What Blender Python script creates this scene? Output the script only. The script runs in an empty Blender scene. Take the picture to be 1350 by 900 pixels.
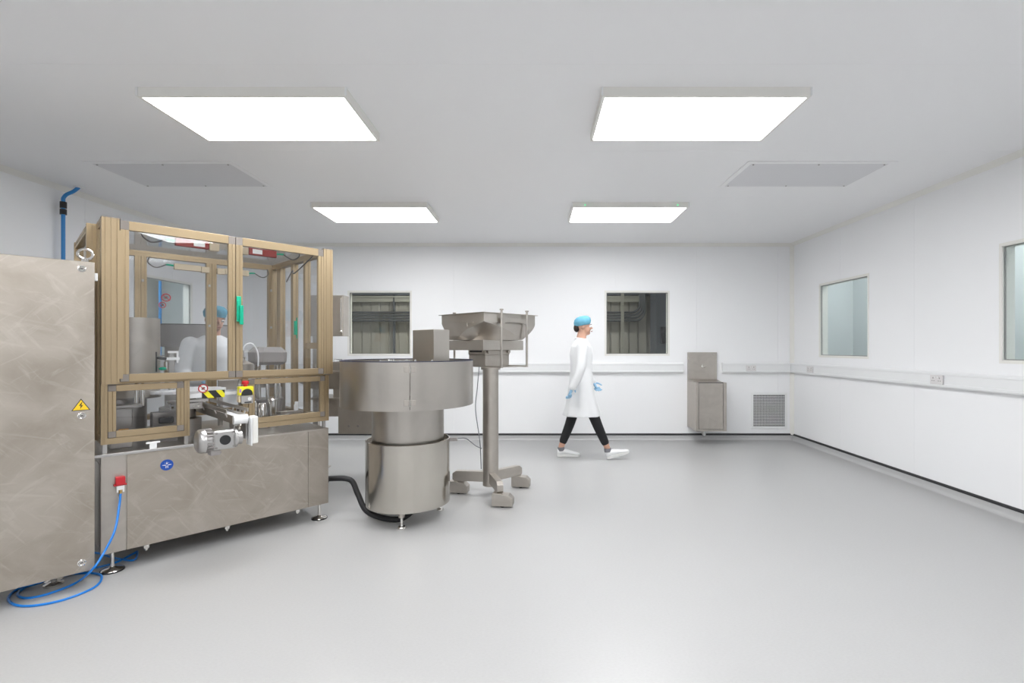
import bpy, bmesh, math, random
from mathutils import Vector, Matrix
random.seed(7)
PI = math.pi
C = bpy.context.scene.collection
SC = bpy.context.scene

# ------------------------------------------------------------ camera, world, light level
EYE = 1.37
cam_d = bpy.data.cameras.new('camera'); cam = bpy.data.objects.new('camera', cam_d); C.objects.link(cam)
cam.location = (0, 0, EYE); cam.rotation_euler = (PI/2, 0, 0)
cam_d.sensor_width = 36.0; cam_d.lens = 36.0*648/1350
cam_d.shift_x = -30/1350; cam_d.shift_y = 8/1350
cam_d.clip_start = 0.05; cam_d.clip_end = 60
SC.camera = cam
w = bpy.data.worlds.new('world'); SC.world = w; w.use_nodes = True
w.node_tree.nodes['Background'].inputs[0].default_value = (0.8, 0.85, 0.9, 1)
w.node_tree.nodes['Background'].inputs[1].default_value = 0.05
SC.view_settings.view_transform = 'Standard'; SC.view_settings.look = 'None'
SC.view_settings.exposure = 0.0; SC.view_settings.gamma = 1.0; SC.view_settings.use_curve_mapping = False
LAMP = 17.2            # emission of the ceiling panels
LAMP_COL = (0.985, 0.99, 1.0, 1)

# ------------------------------------------------------------ materials
def mat(name, col, rough=0.5, metal=0.0, **k):
    m = bpy.data.materials.new(name); m.use_nodes = True
    b = m.node_tree.nodes['Principled BSDF']
    b.inputs['Base Color'].default_value = (*col, 1)
    b.inputs['Roughness'].default_value = rough
    b.inputs['Metallic'].default_value = metal
    for kk, v in k.items():
        b.inputs[kk].default_value = v
    return m
def nodes(m): return m.node_tree.nodes, m.node_tree.links, m.node_tree.nodes['Principled BSDF']
def ramp(nt, stops):
    r = nt.new('ShaderNodeValToRGB')
    e = r.color_ramp.elements
    e[0].position, e[0].color = stops[0][0], (*stops[0][1], 1)
    e[1].position, e[1].color = stops[-1][0], (*stops[-1][1], 1)
    for p, c in stops[1:-1]:
        n = e.new(p); n.color = (*c, 1)
    return r
def steel(name, c1, c2, r1=0.3, r2=0.45, scale=3.0, stretch=(1, 1, 1), distort=1.5, smear=0.5):
    """stainless sheet with brushed grain and irregular wipe marks"""
    m = mat(name, c1, r1, 1.0); n, l, b = nodes(m)
    tc = n.new('ShaderNodeTexCoord'); mp = n.new('ShaderNodeMapping'); mp.inputs['Scale'].default_value = stretch
    l.new(tc.outputs['Object'], mp.inputs['Vector'])
    a = n.new('ShaderNodeTexNoise'); a.inputs['Scale'].default_value = scale
    a.inputs['Detail'].default_value = 6; a.inputs['Distortion'].default_value = distort; a.inputs['Roughness'].default_value = 0.55
    l.new(mp.outputs[0], a.inputs['Vector'])
    rc = ramp(n, [(0.32, c1), (0.5, tuple((x+y)/2 for x, y in zip(c1, c2))), (0.68, c2)])
    l.new(a.outputs['Fac'], rc.inputs[0])
    # fine brushing
    mp2 = n.new('ShaderNodeMapping'); mp2.inputs['Scale'].default_value = (220, 220, 3)
    l.new(tc.outputs['Object'], mp2.inputs['Vector'])
    g = n.new('ShaderNodeTexNoise'); g.inputs['Scale'].default_value = 1.0; g.inputs['Detail'].default_value = 2
    l.new(mp2.outputs[0], g.inputs['Vector'])
    l.new(rc.outputs[0], b.inputs['Base Color'])
    mr = n.new('ShaderNodeMapRange'); mr.inputs[1].default_value = 0.3; mr.inputs[2].default_value = 0.7
    mr.inputs[3].default_value = r1; mr.inputs[4].default_value = r2
    l.new(a.outputs['Fac'], mr.inputs[0]); l.new(mr.outputs[0], b.inputs['Roughness'])
    bp = n.new('ShaderNodeBump'); bp.inputs['Strength'].default_value = 0.06; bp.inputs['Distance'].default_value = 0.002
    l.new(g.outputs['Fac'], bp.inputs['Height']); l.new(bp.outputs[0], b.inputs['Normal'])
    return m
def streaky(name, c1, c2, c3):
    """sheet steel with cloudy tone and thin diagonal wiping marks"""
    m = mat(name, c1, 0.42, 0.9); n, l, b = nodes(m)
    tc = n.new('ShaderNodeTexCoord')
    a = n.new('ShaderNodeTexNoise'); a.inputs['Scale'].default_value = 3.2; a.inputs['Detail'].default_value = 7; a.inputs['Distortion'].default_value = 0.8; a.inputs['Roughness'].default_value = 0.6
    l.new(tc.outputs['Object'], a.inputs['Vector'])
    r = ramp(n, [(0.30, c1), (0.7, c2)]); l.new(a.outputs['Fac'], r.inputs[0])
    col = r.outputs[0]
    for ang, sc, th in ((0.9, 2.4, 0.60), (-0.75, 3.1, 0.61), (0.25, 2.0, 0.62)):
        mp = n.new('ShaderNodeMapping'); mp.vector_type = 'TEXTURE'; mp.inputs['Rotation'].default_value = (0, ang, 0); mp.inputs['Scale'].default_value = (1/(sc*1.1), 1.0, 1/(sc*6)); mp.inputs['Location'].default_value = (ang*3, 0, sc)
        l.new(tc.outputs['Object'], mp.inputs['Vector'])
        g = n.new('ShaderNodeTexNoise'); g.inputs['Scale'].default_value = 1.3; g.inputs['Detail'].default_value = 6; g.inputs['Distortion'].default_value = 0.9; g.inputs['Roughness'].default_value = 0.6
        l.new(mp.outputs[0], g.inputs['Vector'])
        mr = n.new('ShaderNodeMapRange'); mr.inputs[1].default_value = th-0.04; mr.inputs[2].default_value = th+0.10; mr.inputs[4].default_value = 0.38
        l.new(g.outputs['Fac'], mr.inputs[0])
        mx = n.new('ShaderNodeMix'); mx.data_type = 'RGBA'; l.new(mr.outputs[0], mx.inputs[0]); l.new(col, mx.inputs[6]); mx.inputs[7].default_value = (*c3, 1)
        col = mx.outputs[2]
    l.new(col, b.inputs['Base Color'])
    mr = n.new('ShaderNodeMapRange'); mr.inputs[1].default_value = 0.35; mr.inputs[2].default_value = 0.65
    mr.inputs[3].default_value = 0.36; mr.inputs[4].default_value = 0.50
    l.new(a.outputs['Fac'], mr.inputs[0]); l.new(mr.outputs[0], b.inputs['Roughness'])
    return m
def glassy(name, tint, refl=1.0, rough=0.0):
    """thin clear sheet: straight-through transparency with Fresnel gloss"""
    m = bpy.data.materials.new(name); m.use_nodes = True; n = m.node_tree.nodes; l = m.node_tree.links
    n.clear(); o = n.new('ShaderNodeOutputMaterial'); t = n.new('ShaderNodeBsdfTransparent'); t.inputs[0].default_value = (*tint, 1)
    g = n.new('ShaderNodeBsdfGlossy'); g.inputs['Roughness'].default_value = rough
    f = n.new('ShaderNodeFresnel')
    ge = n.new('ShaderNodeNewGeometry'); io = n.new('ShaderNodeMapRange'); io.inputs[3].default_value = 1.45; io.inputs[4].default_value = 1/1.45
    l.new(ge.outputs['Backfacing'], io.inputs[0]); l.new(io.outputs[0], f.inputs[0])
    mu = n.new('ShaderNodeMath'); mu.operation = 'MULTIPLY'; mu.inputs[1].default_value = refl
    x = n.new('ShaderNodeMixShader'); l.new(f.outputs[0], mu.inputs[0]); l.new(mu.outputs[0], x.inputs[0])
    l.new(t.outputs[0], x.inputs[1]); l.new(g.outputs[0], x.inputs[2]); l.new(x.outputs[0], o.inputs[0])
    return m
def emit(name, col, s):
    m = bpy.data.materials.new(name); m.use_nodes = True; n = m.node_tree.nodes; l = m.node_tree.links
    n.clear(); o = n.new('ShaderNodeOutputMaterial'); e = n.new('ShaderNodeEmission')
    e.inputs[0].default_value = col; e.inputs[1].default_value = s; l.new(e.outputs[0], o.inputs[0]); return m

M = {}
M['wall'] = mat('wall_white', (0.925, 0.93, 0.94), 0.42)
M['ceiling'] = mat('ceiling_white', (0.915, 0.915, 0.925), 0.5)
M['ivory'] = mat('ivory_trim', (0.84, 0.83, 0.79), 0.45)
M['white'] = mat('white_plastic', (0.86, 0.87, 0.87), 0.4)
M['trunk'] = mat('trunking_white', (0.85, 0.86, 0.865), 0.35)
M['grey_joint'] = mat('joint_grey', (0.62, 0.63, 0.65), 0.6)
M['black'] = mat('black_rubber', (0.012, 0.012, 0.014), 0.5)
M['blackp'] = mat('black_plastic', (0.02, 0.02, 0.022), 0.35)
M['dark'] = mat('dark_grey_plastic', (0.13, 0.12, 0.115), 0.5)
M['greyp'] = mat('grey_plastic', (0.33, 0.31, 0.30), 0.5)
M['corner'] = mat('corner_block_grey', (0.22, 0.195, 0.175), 0.5)
M['blue_hose'] = mat('blue_hose', (0.008, 0.22, 0.72), 0.3)
M['blue_pipe'] = mat('blue_pipe', (0.03, 0.25, 0.62), 0.35)
M['red'] = mat('red_plastic', (0.55, 0.02, 0.03), 0.35)
M['redsw'] = mat('dark_red_plastic', (0.30, 0.035, 0.03), 0.45)
M['yellow'] = mat('yellow_plastic', (0.85, 0.78, 0.02), 0.4)
M['warn'] = mat('warning_yellow', (0.9, 0.6, 0.02), 0.45)
M['green'] = mat('green_plastic', (0.0, 0.42, 0.25), 0.35)
M['beige'] = mat('beige_plastic', (0.62, 0.52, 0.37), 0.5)
M['chrome'] = mat('chrome', (0.75, 0.73, 0.70), 0.12, 1.0)
M['alu'] = mat('cast_aluminium', (0.52, 0.51, 0.50), 0.30, 0.9)
M['gold'] = mat('bronze_anodised', (0.415, 0.32, 0.20), 0.36, 0.72)
M['blue_sign'] = mat('blue_sign', (0.01, 0.08, 0.42), 0.4)
M['frost'] = mat('frosted_acrylic', (0.84, 0.85, 0.87), 0.3)
M['brass'] = mat('brass', (0.6, 0.42, 0.18), 0.3, 1.0)
M['orange'] = mat('orange_label', (0.75, 0.35, 0.05), 0.4)
M['floor'] = mat('vinyl_floor', (0.70, 0.70, 0.71), 0.36); 
n, l, b = nodes(M['floor'])
tc = n.new('ShaderNodeTexCoord')
a = n.new('ShaderNodeTexNoise'); a.inputs['Scale'].default_value = 150; a.inputs['Detail'].default_value = 3
mpf = n.new('ShaderNodeMapping'); mpf.inputs['Scale'].default_value = (0.45, 1, 1)
l.new(tc.outputs['Object'], mpf.inputs['Vector']); l.new(mpf.outputs[0], a.inputs['Vector'])
r = ramp(n, [(0.25, (0.435, 0.435, 0.432)), (0.5, (0.455, 0.455, 0.453)), (0.75, (0.47, 0.47, 0.468))])
l.new(a.outputs['Fac'], r.inputs[0]); l.new(r.outputs[0], b.inputs['Base Color'])
b.inputs['Roughness'].default_value = 0.33
M['skirt'] = mat('vinyl_skirting', (0.5, 0.5, 0.5), 0.4)
M['steel'] = steel('brushed_steel', (0.50, 0.465, 0.425), (0.57, 0.535, 0.49), 0.30, 0.40, 2.2)
M['steel2'] = steel('satin_steel', (0.47, 0.435, 0.395), (0.54, 0.505, 0.46), 0.36, 0.46, 5)
M['steel_bowl'] = steel('rolled_steel', (0.455, 0.43, 0.395), (0.52, 0.49, 0.45), 0.28, 0.38, 1.5)
M['steel_pol'] = steel('polished_steel', (0.54, 0.51, 0.465), (0.60, 0.57, 0.52), 0.14, 0.22, 1.5)
M['streak'] = streaky('wiped_steel', (0.385, 0.34, 0.285), (0.52, 0.475, 0.42), (0.62, 0.585, 0.53))
M['darksteel'] = mat('dark_machined_steel', (0.36, 0.34, 0.325), 0.35, 1.0)  # one even, darker steel tone for machined parts
M['glass'] = glassy('enclosure_sheet', (0.95, 0.955, 0.96), 0.9)
M['wglass'] = glassy('window_glass', (0.93, 0.955, 0.95), 1.0)
M['lamp'] = emit('lamp_diffuser', LAMP_COL, LAMP)
M['led'] = emit('green_led', (0.1, 1, 0.4, 1), 1.5)
M['cladding'] = mat('cladding_grey', (0.46, 0.45, 0.42), 0.5)
M['duct'] = mat('cable_tray_grey', (0.13, 0.14, 0.16), 0.5)
M['purlin'] = mat('galvanised', (0.5, 0.5, 0.46), 0.5)
M['bluegrey'] = mat('blue_grey_steel', (0.12, 0.135, 0.165), 0.5)
M['corridor'] = mat('corridor_white', (0.66, 0.70, 0.705), 0.6)
M['skin'] = mat('skin', (0.62, 0.36, 0.26), 0.5, **{'Subsurface Weight': 0.1, 'Subsurface Radius': (0.01, 0.004, 0.002)})
M['coat'] = mat('white_cotton', (0.84, 0.85, 0.86), 0.85)
M['trouser'] = mat('black_cloth', (0.012, 0.012, 0.014), 0.8)
M['hairnet'] = mat('blue_hairnet', (0.13, 0.38, 0.52), 0.8)
M['hair'] = mat('dark_hair', (0.03, 0.02, 0.015), 0.6)
M['glove'] = mat('blue_glove', (0.30, 0.52, 0.72), 0.5)
M['sole'] = mat('white_rubber', (0.8, 0.8, 0.78), 0.5)
M['sock'] = mat('grey_sock', (0.22, 0.22, 0.24), 0.9)
M['eyew'] = mat('eye_white', (0.8, 0.8, 0.8), 0.3)
M['lip'] = mat('lip', (0.45, 0.18, 0.15), 0.5)
# perforated ceiling grille: rows of small round holes
m = M['perf'] = mat('perforated_sheet', (0.6, 0.6, 0.62), 0.5); n, l, b = nodes(m)
tc = n.new('ShaderNodeTexCoord'); v = n.new('ShaderNodeTexVoronoi'); v.inputs['Scale'].default_value = 95; v.inputs['Randomness'].default_value = 0
l.new(tc.outputs['Object'], v.inputs['Vector']); r = ramp(n, [(0.30, (0.32, 0.32, 0.34)), (0.36, (0.74, 0.74, 0.76))])
l.new(v.outputs['Distance'], r.inputs[0]); l.new(r.outputs[0], b.inputs['Base Color'])

# ------------------------------------------------------------ mesh helpers
class MB:
    def __init__(s): s.bm = bmesh.new()
    def box(s, x0, x1, y0, y1, z0, z1, T=None):
        vs = [s.bm.verts.new((x, y, z)) for x in (x0, x1) for y in (y0, y1) for z in (z0, z1)]
        for f in ((0, 1, 3, 2), (4, 6, 7, 5), (0, 4, 5, 1), (2, 3, 7, 6), (0, 2, 6, 4), (1, 5, 7, 3)):
            s.bm.faces.new([vs[i] for i in f])
        if T is not None: bmesh.ops.transform(s.bm, matrix=T, verts=vs)
        return s
    def prism(s, poly, z0, z1, T=None):
        """polygon in xy extruded in z"""
        a = [s.bm.verts.new((p[0], p[1], z0)) for p in poly]; c = [s.bm.verts.new((p[0], p[1], z1)) for p in poly]
        k = len(poly); s.bm.faces.new(a[::-1]); s.bm.faces.new(c)
        for i in range(k): s.bm.faces.new((a[i], a[(i+1) % k], c[(i+1) % k], c[i]))
        if T is not None: bmesh.ops.transform(s.bm, matrix=T, verts=a+c)
        return s
    def rings(s, rings, cap=True, closed=False):
        R = [[s.bm.verts.new(p) for p in r] for r in rings]; k = len(R[0])
        prs = list(zip(R, R[1:])) + ([(R[-1], R[0])] if closed else [])
        for A, B in prs:
            for i in range(k): s.bm.faces.new((A[i], A[(i+1) % k], B[(i+1) % k], B[i]))
        if cap and not closed:
            s.bm.faces.new(R[0][::-1]); s.bm.faces.new(R[-1])
        return s
    def lathe(s, prof, n=40, T=None, cap=True):
        """profile of (r,z) turned about z"""
        T = T or Matrix()
        rs = [[T @ Vector((r*math.cos(2*PI*i/n), r*math.sin(2*PI*i/n), z)) for i in range(n)] for r, z in prof]
        return s.rings(rs, cap)
    def cyl(s, a, b, r, n=16, r2=None):
        a, b = Vector(a), Vector(b); return s.tube([a, b], [r, r if r2 is None else r2], n)
    def tube(s, pts, r, n=10, closed=False, flat=1.0):
        pts = [Vector(p) for p in pts]; k = len(pts)
        rr = r if isinstance(r, (list, tuple)) else [r]*k
        rs = []; prev = None
        for i, p in enumerate(pts):
            if closed: t = pts[(i+1) % k]-pts[i-1]
            else: t = pts[min(i+1, k-1)]-pts[max(i-1, 0)]
            t.normalize()
            if prev is None:
                u = t.cross(Vector((0, 0, 1)));
                if u.length < 0.05: u = t.cross(Vector((0, 1, 0)))
            else: u = prev - t*prev.dot(t)
            u.normalize(); prev = u; v = t.cross(u)
            rs.append([p + (u*math.cos(2*PI*j/n) + v*math.sin(2*PI*j/n)*flat)*rr[i] for j in range(n)])
        return s.rings(rs, True, closed)
    def ball(s, c, r, sc=(1, 1, 1), n=14, T=None):
        mm = Matrix.Translation(c) @ (T or Matrix()) @ Matrix.Diagonal((*sc, 1))
        bmesh.ops.create_uvsphere(s.bm, u_segments=n, v_segments=max(6, n//2+2), radius=r, matrix=mm); return s
    def build(s, name, m, parent=None, bevel=0, smooth=False, seg=2):
        bmesh.ops.recalc_face_normals(s.bm, faces=s.bm.faces)
        me = bpy.data.meshes.new(name); s.bm.to_mesh(me); s.bm.free()
        me.materials.append(M[m] if isinstance(m, str) else m)
        o = bpy.data.objects.new(name, me); C.objects.link(o)
        if parent is not None: o.parent = parent
        if smooth:
            for p in me.polygons: p.use_smooth = True
            try: me.set_sharp_from_angle(angle=math.radians(35))
            except Exception: pass
        if bevel:
            b = o.modifiers.new('bevel', 'BEVEL'); b.width = bevel; b.segments = seg; b.limit_method = 'ANGLE'; b.angle_limit = math.radians(40)
        return o
def bez(ps, n=8):
    """Catmull-Rom through points"""
    ps = [Vector(p) for p in ps]; out = []
    for i in range(len(ps)-1):
        p0 = ps[max(i-1, 0)]; p1 = ps[i]; p2 = ps[i+1]; p3 = ps[min(i+2, len(ps)-1)]
        for k in range(n):
            t = k/n
            out.append(0.5*((2*p1)+(-p0+p2)*t+(2*p0-5*p1+4*p2-p3)*t*t+(-p0+3*p1-3*p2+p3)*t**3))
    out.append(ps[-1]); return out
def thing(name, label, cat, loc=(0, 0, 0), rz=0, group=None):
    o = bpy.data.objects.new(name, None); C.objects.link(o); o.location = loc; o.rotation_euler = (0, 0, rz)
    o.empty_display_size = 0.1
    return tag(o, label, cat, group)
def tag(o, label=None, cat=None, group=None, kind=None):
    if label: o['label'] = label
    if cat: o['category'] = cat
    if group: o['group'] = group
    if kind: o['kind'] = kind
    return o
def struct(name, mb, m, parent=None, **k):
    o = mb.build(name, m, parent, **k)
    if parent is None: o['kind'] = 'structure'
    return o
def box(name, m, d, parent=None, bevel=0, **k): return MB().box(*d).build(name, m, parent, bevel, **k)
def share(src, parent, loc=(0, 0, 0), rot=(0, 0, 0)):
    c = src.copy(); C.objects.link(c); c.parent = parent; c.location = loc; c.rotation_euler = rot; return c
def text(name, s, size, m, parent, T, depth=0.0006, align='CENTER'):
    cu = bpy.data.curves.new(name, 'FONT'); cu.body = s; cu.size = size; cu.align_x = align; cu.align_y = 'CENTER'; cu.extrude = depth
    o0 = bpy.data.objects.new(name, cu); C.objects.link(o0)
    dg = bpy.context.evaluated_depsgraph_get(); me = bpy.data.meshes.new_from_object(o0.evaluated_get(dg))
    bpy.data.objects.remove(o0); me.materials.clear(); me.materials.append(M[m]); me.transform(T)
    o = bpy.data.objects.new(name, me); C.objects.link(o); o.parent = parent; return o

# ------------------------------------------------------------ room shell
XL, XR, YB, YF, H = -4.53, 3.82, 7.28, -3.2, 2.91
struct('floor', MB().box(XL-0.1, XR+0.1, YF-0.1, YB+0.1, -0.1, 0), 'floor')
def slab_cells(a0, a1, b0, b1, holes, fn):
    """cover a0..a1 x b0..b1 with boxes, leaving the holes open"""
    xs = sorted({a0, a1, *[min(max(h[0], a0), a1) for h in holes], *[min(max(h[1], a0), a1) for h in holes]})
    for p, q in zip(xs, xs[1:]):
        if q-p < 1e-5: continue
        mid = (p+q)/2; cuts = sorted((h[2], h[3]) for h in holes if h[0] < mid < h[1])
        z = b0
        for c, d in cuts:
            if c > z: fn(p, q, z, c)
            z = d
        if z < b1: fn(p, q, z, b1)
def wall(name, a0, a1, holes, seams, place):
    """place(mb, a0,a1,z0,z1,d0,d1) puts a slab at depth d0..d1 from the room face (0 = face)"""
    mb = MB(); slab_cells(a0-0.1, a1+0.1, 0, H+0.05, holes, lambda p, q, c, d: place(mb, p, q, c, d, 0.006, 0.1))
    root = struct(name, mb, 'wall')
    ss = [a0]+[s for s in seams if a0 < s < a1]+[a1]
    for p, q in zip(ss, ss[1:]):
        mb = MB(); slab_cells(p+0.0009, q-0.0009, 0, H, holes, lambda a, b_, c, d: place(mb, a, b_, c, d, 0.0, 0.006))
        mb.build('wall_panel', 'wall', root)
    return root
def ax_back(mb, a0, a1, z0, z1, d0, d1): mb.box(a0, a1, YB+d0, YB+d1, z0, z1)
def ax_right(mb, a0, a1, z0, z1, d0, d1): mb.box(XR+d0, XR+d1, a0, a1, z0, z1)
def ax_left(mb, a0, a1, z0, z1, d0, d1): mb.box(XL-d1, XL-d0, a0, a1, z0, z1)
def ax_front(mb, a0, a1, z0, z1, d0, d1): mb.box(a0, a1, YF-d1, YF-d0, z0, z1)
WZ = (1.27, 2.19)
hb = [(-2.75, -1.843, *WZ), (1.056, 1.977, *WZ)]
hr = [(5.64, 6.58, 1.262, 2.2), (3.09, 4.018, 1.262, 2.2)]
hl = [(5.62, 6.48, 1.262, 2.2)]
wall('wall_back', XL, XR, hb, [-3.6, -2.4, -1.2, 0.0, 1.2, 2.4, 3.6], ax_back)
wall('wall_right', YF, YB, hr, [-2.3, -1.1, 0.1, 1.3, 2.5, 3.74, 4.95, 6.15], ax_right)
wall('wall_left', YF, YB, hl, [-2.3, -1.1, 0.1, 1.3, 2.5, 3.74, 4.95, 6.15], ax_left)
wall('wall_front', XL, XR, [], [-3.3, -2.1, -0.9, 0.3, 1.5, 2.7], ax_front)
cr = struct('ceiling', MB().box(XL-0.1, XR+0.1, YF-0.1, YB+0.1, H+0.006, H+0.1), 'ceiling')
ys = [YF, -2.05, -0.87, 0.31, 1.49, 2.67, 3.85, 5.03, 6.21, YB]
for p, q in zip(ys, ys[1:]):
    MB().box(XL, XR, p+0.0006, q-0.0006, H, H+0.006).build('ceiling_panel', 'ceiling', cr)
# coved vinyl skirting with black cap strip, rounded into the corners
def cove(name, pts_fn, length_ends):
    pass
def skirt(side):
    prof = [(0.0, 0.0)]
    R = 0.035
    pr = [(0, 0.08), (0.004, 0.08), (0.004, R)] + [(0.004+R-R*math.cos(t), R-R*math.sin(t)) for t in [PI/2*k/6 for k in range(1, 6)]] + [(0.004+R, 0.001), (0, 0.0005)]
    if side == 'back': f = lambda d, z, a: (a, YB-d, z); e = (XL, XR)
    if side == 'front': f = lambda d, z, a: (a, YF+d, z); e = (XL, XR)
    if side == 'right': f = lambda d, z, a: (XR-d, a, z); e = (YF, YB)
    if side == 'left': f = lambda d, z, a: (XL+d, a, z); e = (YF, YB)
    struct('baseboard_'+side, MB().rings([[f(d, z, a) for d, z in pr] for a in e]), 'skirt')
    cap = [(0, 0.073), (0.008, 0.073), (0.010, 0.080), (0.009, 0.090), (0.004, 0.099), (0, 0.100)]
    return MB().rings([[f(d, z, a) for d, z in cap] for a in e])
for i, sd in enumerate(('back', 'right', 'left', 'front')):
    struct('trim_%d' % (i+1), skirt(sd), 'blackp')
# ivory coving where walls meet the ceiling, and upright corner coves
def tri(f, e): return MB().rings([[f(0, 0, a), f(0.045, 0, a), f(0.03, 0.012, a), f(0.012, 0.03, a), f(0, 0.045, a)] for a in e])
struct('trim_5', tri(lambda d, z, a: (a, YB-d, H-z), (XL, XR)), 'ivory')
struct('trim_6', tri(lambda d, z, a: (XR-d, a, H-z), (YF, YB)), 'ivory')
struct('trim_7', tri(lambda d, z, a: (XL+d, a, H-z), (YF, YB)), 'ivory')
struct('trim_8', tri(lambda d, z, a: (XR-d, YB-z, a), (0.08, H)), 'ivory')
struct('trim_9', tri(lambda d, z, a: (XL+d, YB-z, a), (0.08, H)), 'ivory')

# windows: thin ivory bead, flush pane, recessed reveal
def window(i, hole, axis):
    a0, a1, z0, z1 = hole; t = 0.022
    pl = {'b': ax_back, 'r': ax_right, 'l': ax_left}[axis]
    mb = MB()
    for p in ((a0-t, a1+t, z1, z1+t), (a0-t, a1+t, z0-t, z0), (a0-t, a0, z0, z1), (a1, a1+t, z0, z1)): pl(mb, *p, -0.004, 0.0)
    o = struct('window_%d' % i, mb, 'ivory')
    mb = MB()
    for p in ((a0, a1, z1-0.006, z1), (a0, a1, z0, z0+0.006), (a0, a0+0.006, z0, z1), (a1-0.006, a1, z0, z1)): pl(mb, *p, 0.0, 0.1)
    mb.build('window_reveal', 'ivory', o)
    mb = MB()
    for p in ((a0+0.006, a1-0.006, z1-0.014, z1-0.006), (a0+0.006, a1-0.006, z0+0.006, z0+0.014), (a0+0.006, a0+0.014, z0+0.014, z1-0.014), (a1-0.014, a1-0.006, z0+0.014, z1-0.014)): pl(mb, *p, 0.012, 0.022)
    mb.build('gasket', 'greyp', o)
    mb = MB(); pl(mb, a0+0.006, a1-0.006, z0+0.006, z1-0.006, 0.004, 0.010); mb.build('pane', 'wglass', o)
window(1, hb[0], 'b'); window(2, hb[1], 'b'); window(3, hr[0], 'r'); window(4, hr[1], 'r'); window(5, hl[0], 'l')

# ceiling lamps
def ceiling_lamp(x0, x1, y0, y1, label, leds=False):
    zb = H-0.056
    t = thing('ceiling_light', label, 'light', ((x0+x1)/2, (y0+y1)/2, H), 0, 'ceiling lights')
    hx, hy, e = (x1-x0)/2, (y1-y0)/2, 0.018
    mb = MB()
    mb.box(-hx-e, hx+e, -hy-e, -hy, -0.056, 0); mb.box(-hx-e, hx+e, hy, hy+e, -0.056, 0)
    mb.box(-hx-e, -hx, -hy, hy, -0.056, 0); mb.box(hx, hx+e, -hy, hy, -0.056, 0)
    mb.build('lamp_frame', 'ivory', t)
    MB().box(-hx, hx, -hy, hy, -0.053, -0.045).build('diffuser', 'lamp', t)
    for sx in (-1, 1): MB().box(sx*(hx+e)-0.006, sx*(hx+e)+0.006, -hy-e-0.003, -hy-e, -0.05, -0.002).build('end_cap', 'white', t)
    if leds:
        for x in (-hx+0.12, hx-0.1): MB().ball((x, -hy-e-0.004, -0.03), 0.007).build('indicator_led', 'led', t)
    return t
ceiling_lamp(-2.335, -1.135, 2.923, 3.522, 'large white ceiling light panel nearest on the left, above the steel machine')
ceiling_lamp(0.417, 1.617, 2.923, 3.522, 'large white ceiling light panel nearest on the right')
ceiling_lamp(-2.355, -1.155, 5.226, 5.826, 'farther left ceiling light panel, toward the left back window')
ceiling_lamp(0.414, 1.614, 5.226, 5.826, 'farther right ceiling light panel with two green indicator lights', True)
for x, wx in ((-2.34, 'left'), (0.415, 'right')):
    for y, wy in ((0.62, 'overhead, in the first row'), (-1.68, 'in the rear row')): ceiling_lamp(x, x+1.2, y, y+0.6, 'white ceiling light panel %s behind the viewpoint, on the %s' % (wy, wx))
def ceiling_grille(x0, y0, label):
    t = thing('ceiling_grille', label, 'vent', (x0+0.575, y0+0.29, H), 0, 'ceiling air grilles')
    hx, hy = 0.575, 0.29; mb = MB(); e = 0.045
    mb.box(-hx-e, hx+e, -hy-e, -hy, -0.006, 0); mb.box(-hx-e, hx+e, hy, hy+e, -0.006, 0); mb.box(-hx-e, -hx, -hy, hy, -0.006, 0); mb.box(hx, hx+e, -hy, hy, -0.006, 0)
    mb.build('grille_frame', 'ceiling', t, 0.002)
    MB().box(-hx, hx, -hy, hy, -0.005, -0.001).build('perforated_panel', 'perf', t)
    for x in (-0.55, 0, 0.55):
        for y in (-0.27, 0.27): MB().cyl((x, y, -0.005), (x, y, -0.009), 0.007, 10).build('screw', 'greyp', t)
ceiling_grille(-3.70, 4.107, 'perforated ceiling air grille on the left, above the glazed machine')
ceiling_grille(1.81, 4.107, 'perforated ceiling air grille on the right, near the right wall')

# dado trunking and sockets
def trunk(name, p0, p1, axis, label):
    pr = [(0, 1.0), (0.045, 1.0), (0.052, 1.012), (0.052, 1.03), (0.048, 1.034), (0.048, 1.112), (0.052, 1.116), (0.052, 1.133), (0.045, 1.145), (0, 1.145)]
    f = (lambda d, z, a: (a, YB-0.0005-d, z)) if axis == 'b' else (lambda d, z, a: (XR-0.0005-d, a, z)) if axis == 'r' else (lambda d, z, a: (XL+0.0005+d, a, z))
    o = MB().rings([[f(d, z, a) for d, z in pr] for a in (p0, p1)]).build(name, 'trunk')
    return tag(o, label, 'cable trunking')
trunk('wall_trunking', XL+0.06, 2.19, 'b', 'long white cable trunking on back wall left of the wash unit, below the windows')
trunk('wall_trunking', 2.765, XR-0.0555, 'b', 'short white cable trunking on back wall between wash unit and corner')
trunk('wall_trunking', YF+0.01, YB-0.001, 'r', 'white cable trunking running along the right wall under the windows')
trunk('wall_trunking', YF+0.01, YB-0.001, 'l', 'white cable trunking running along the left wall behind the machines')
def socket(loc, rz, label):
    t = thing('wall_socket', label, 'socket', loc, rz, 'double wall sockets')
    MB().box(-0.073, 0.073, -0.010, 0, -0.043, 0.043).build('face_plate', mat('socket_white', (0.74, 0.72, 0.72), 0.4), t, 0.003)
    for sx in (-1, 1):
        c = sx*0.036
        mb = MB(); mb.box(c-0.005, c+0.005, -0.0108, -0.0098, 0.008, 0.022); mb.box(c-0.016, c-0.006, -0.0108, -0.0098, -0.014, -0.007); mb.box(c+0.006, c+0.016, -0.0108, -0.0098, -0.014, -0.007)
        mb.build('pin_holes', 'greyp', t)
        MB().box(c-sx*0.02-0.005, c-sx*0.02+0.005, -0.013, -0.010, 0.016, 0.03).build('switch', 'redsw' if 0 else 'white', t, 0.001)
socket((3.18, YB-0.0535, 1.065), 0, 'double socket on the back wall trunking near the corner')
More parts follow.
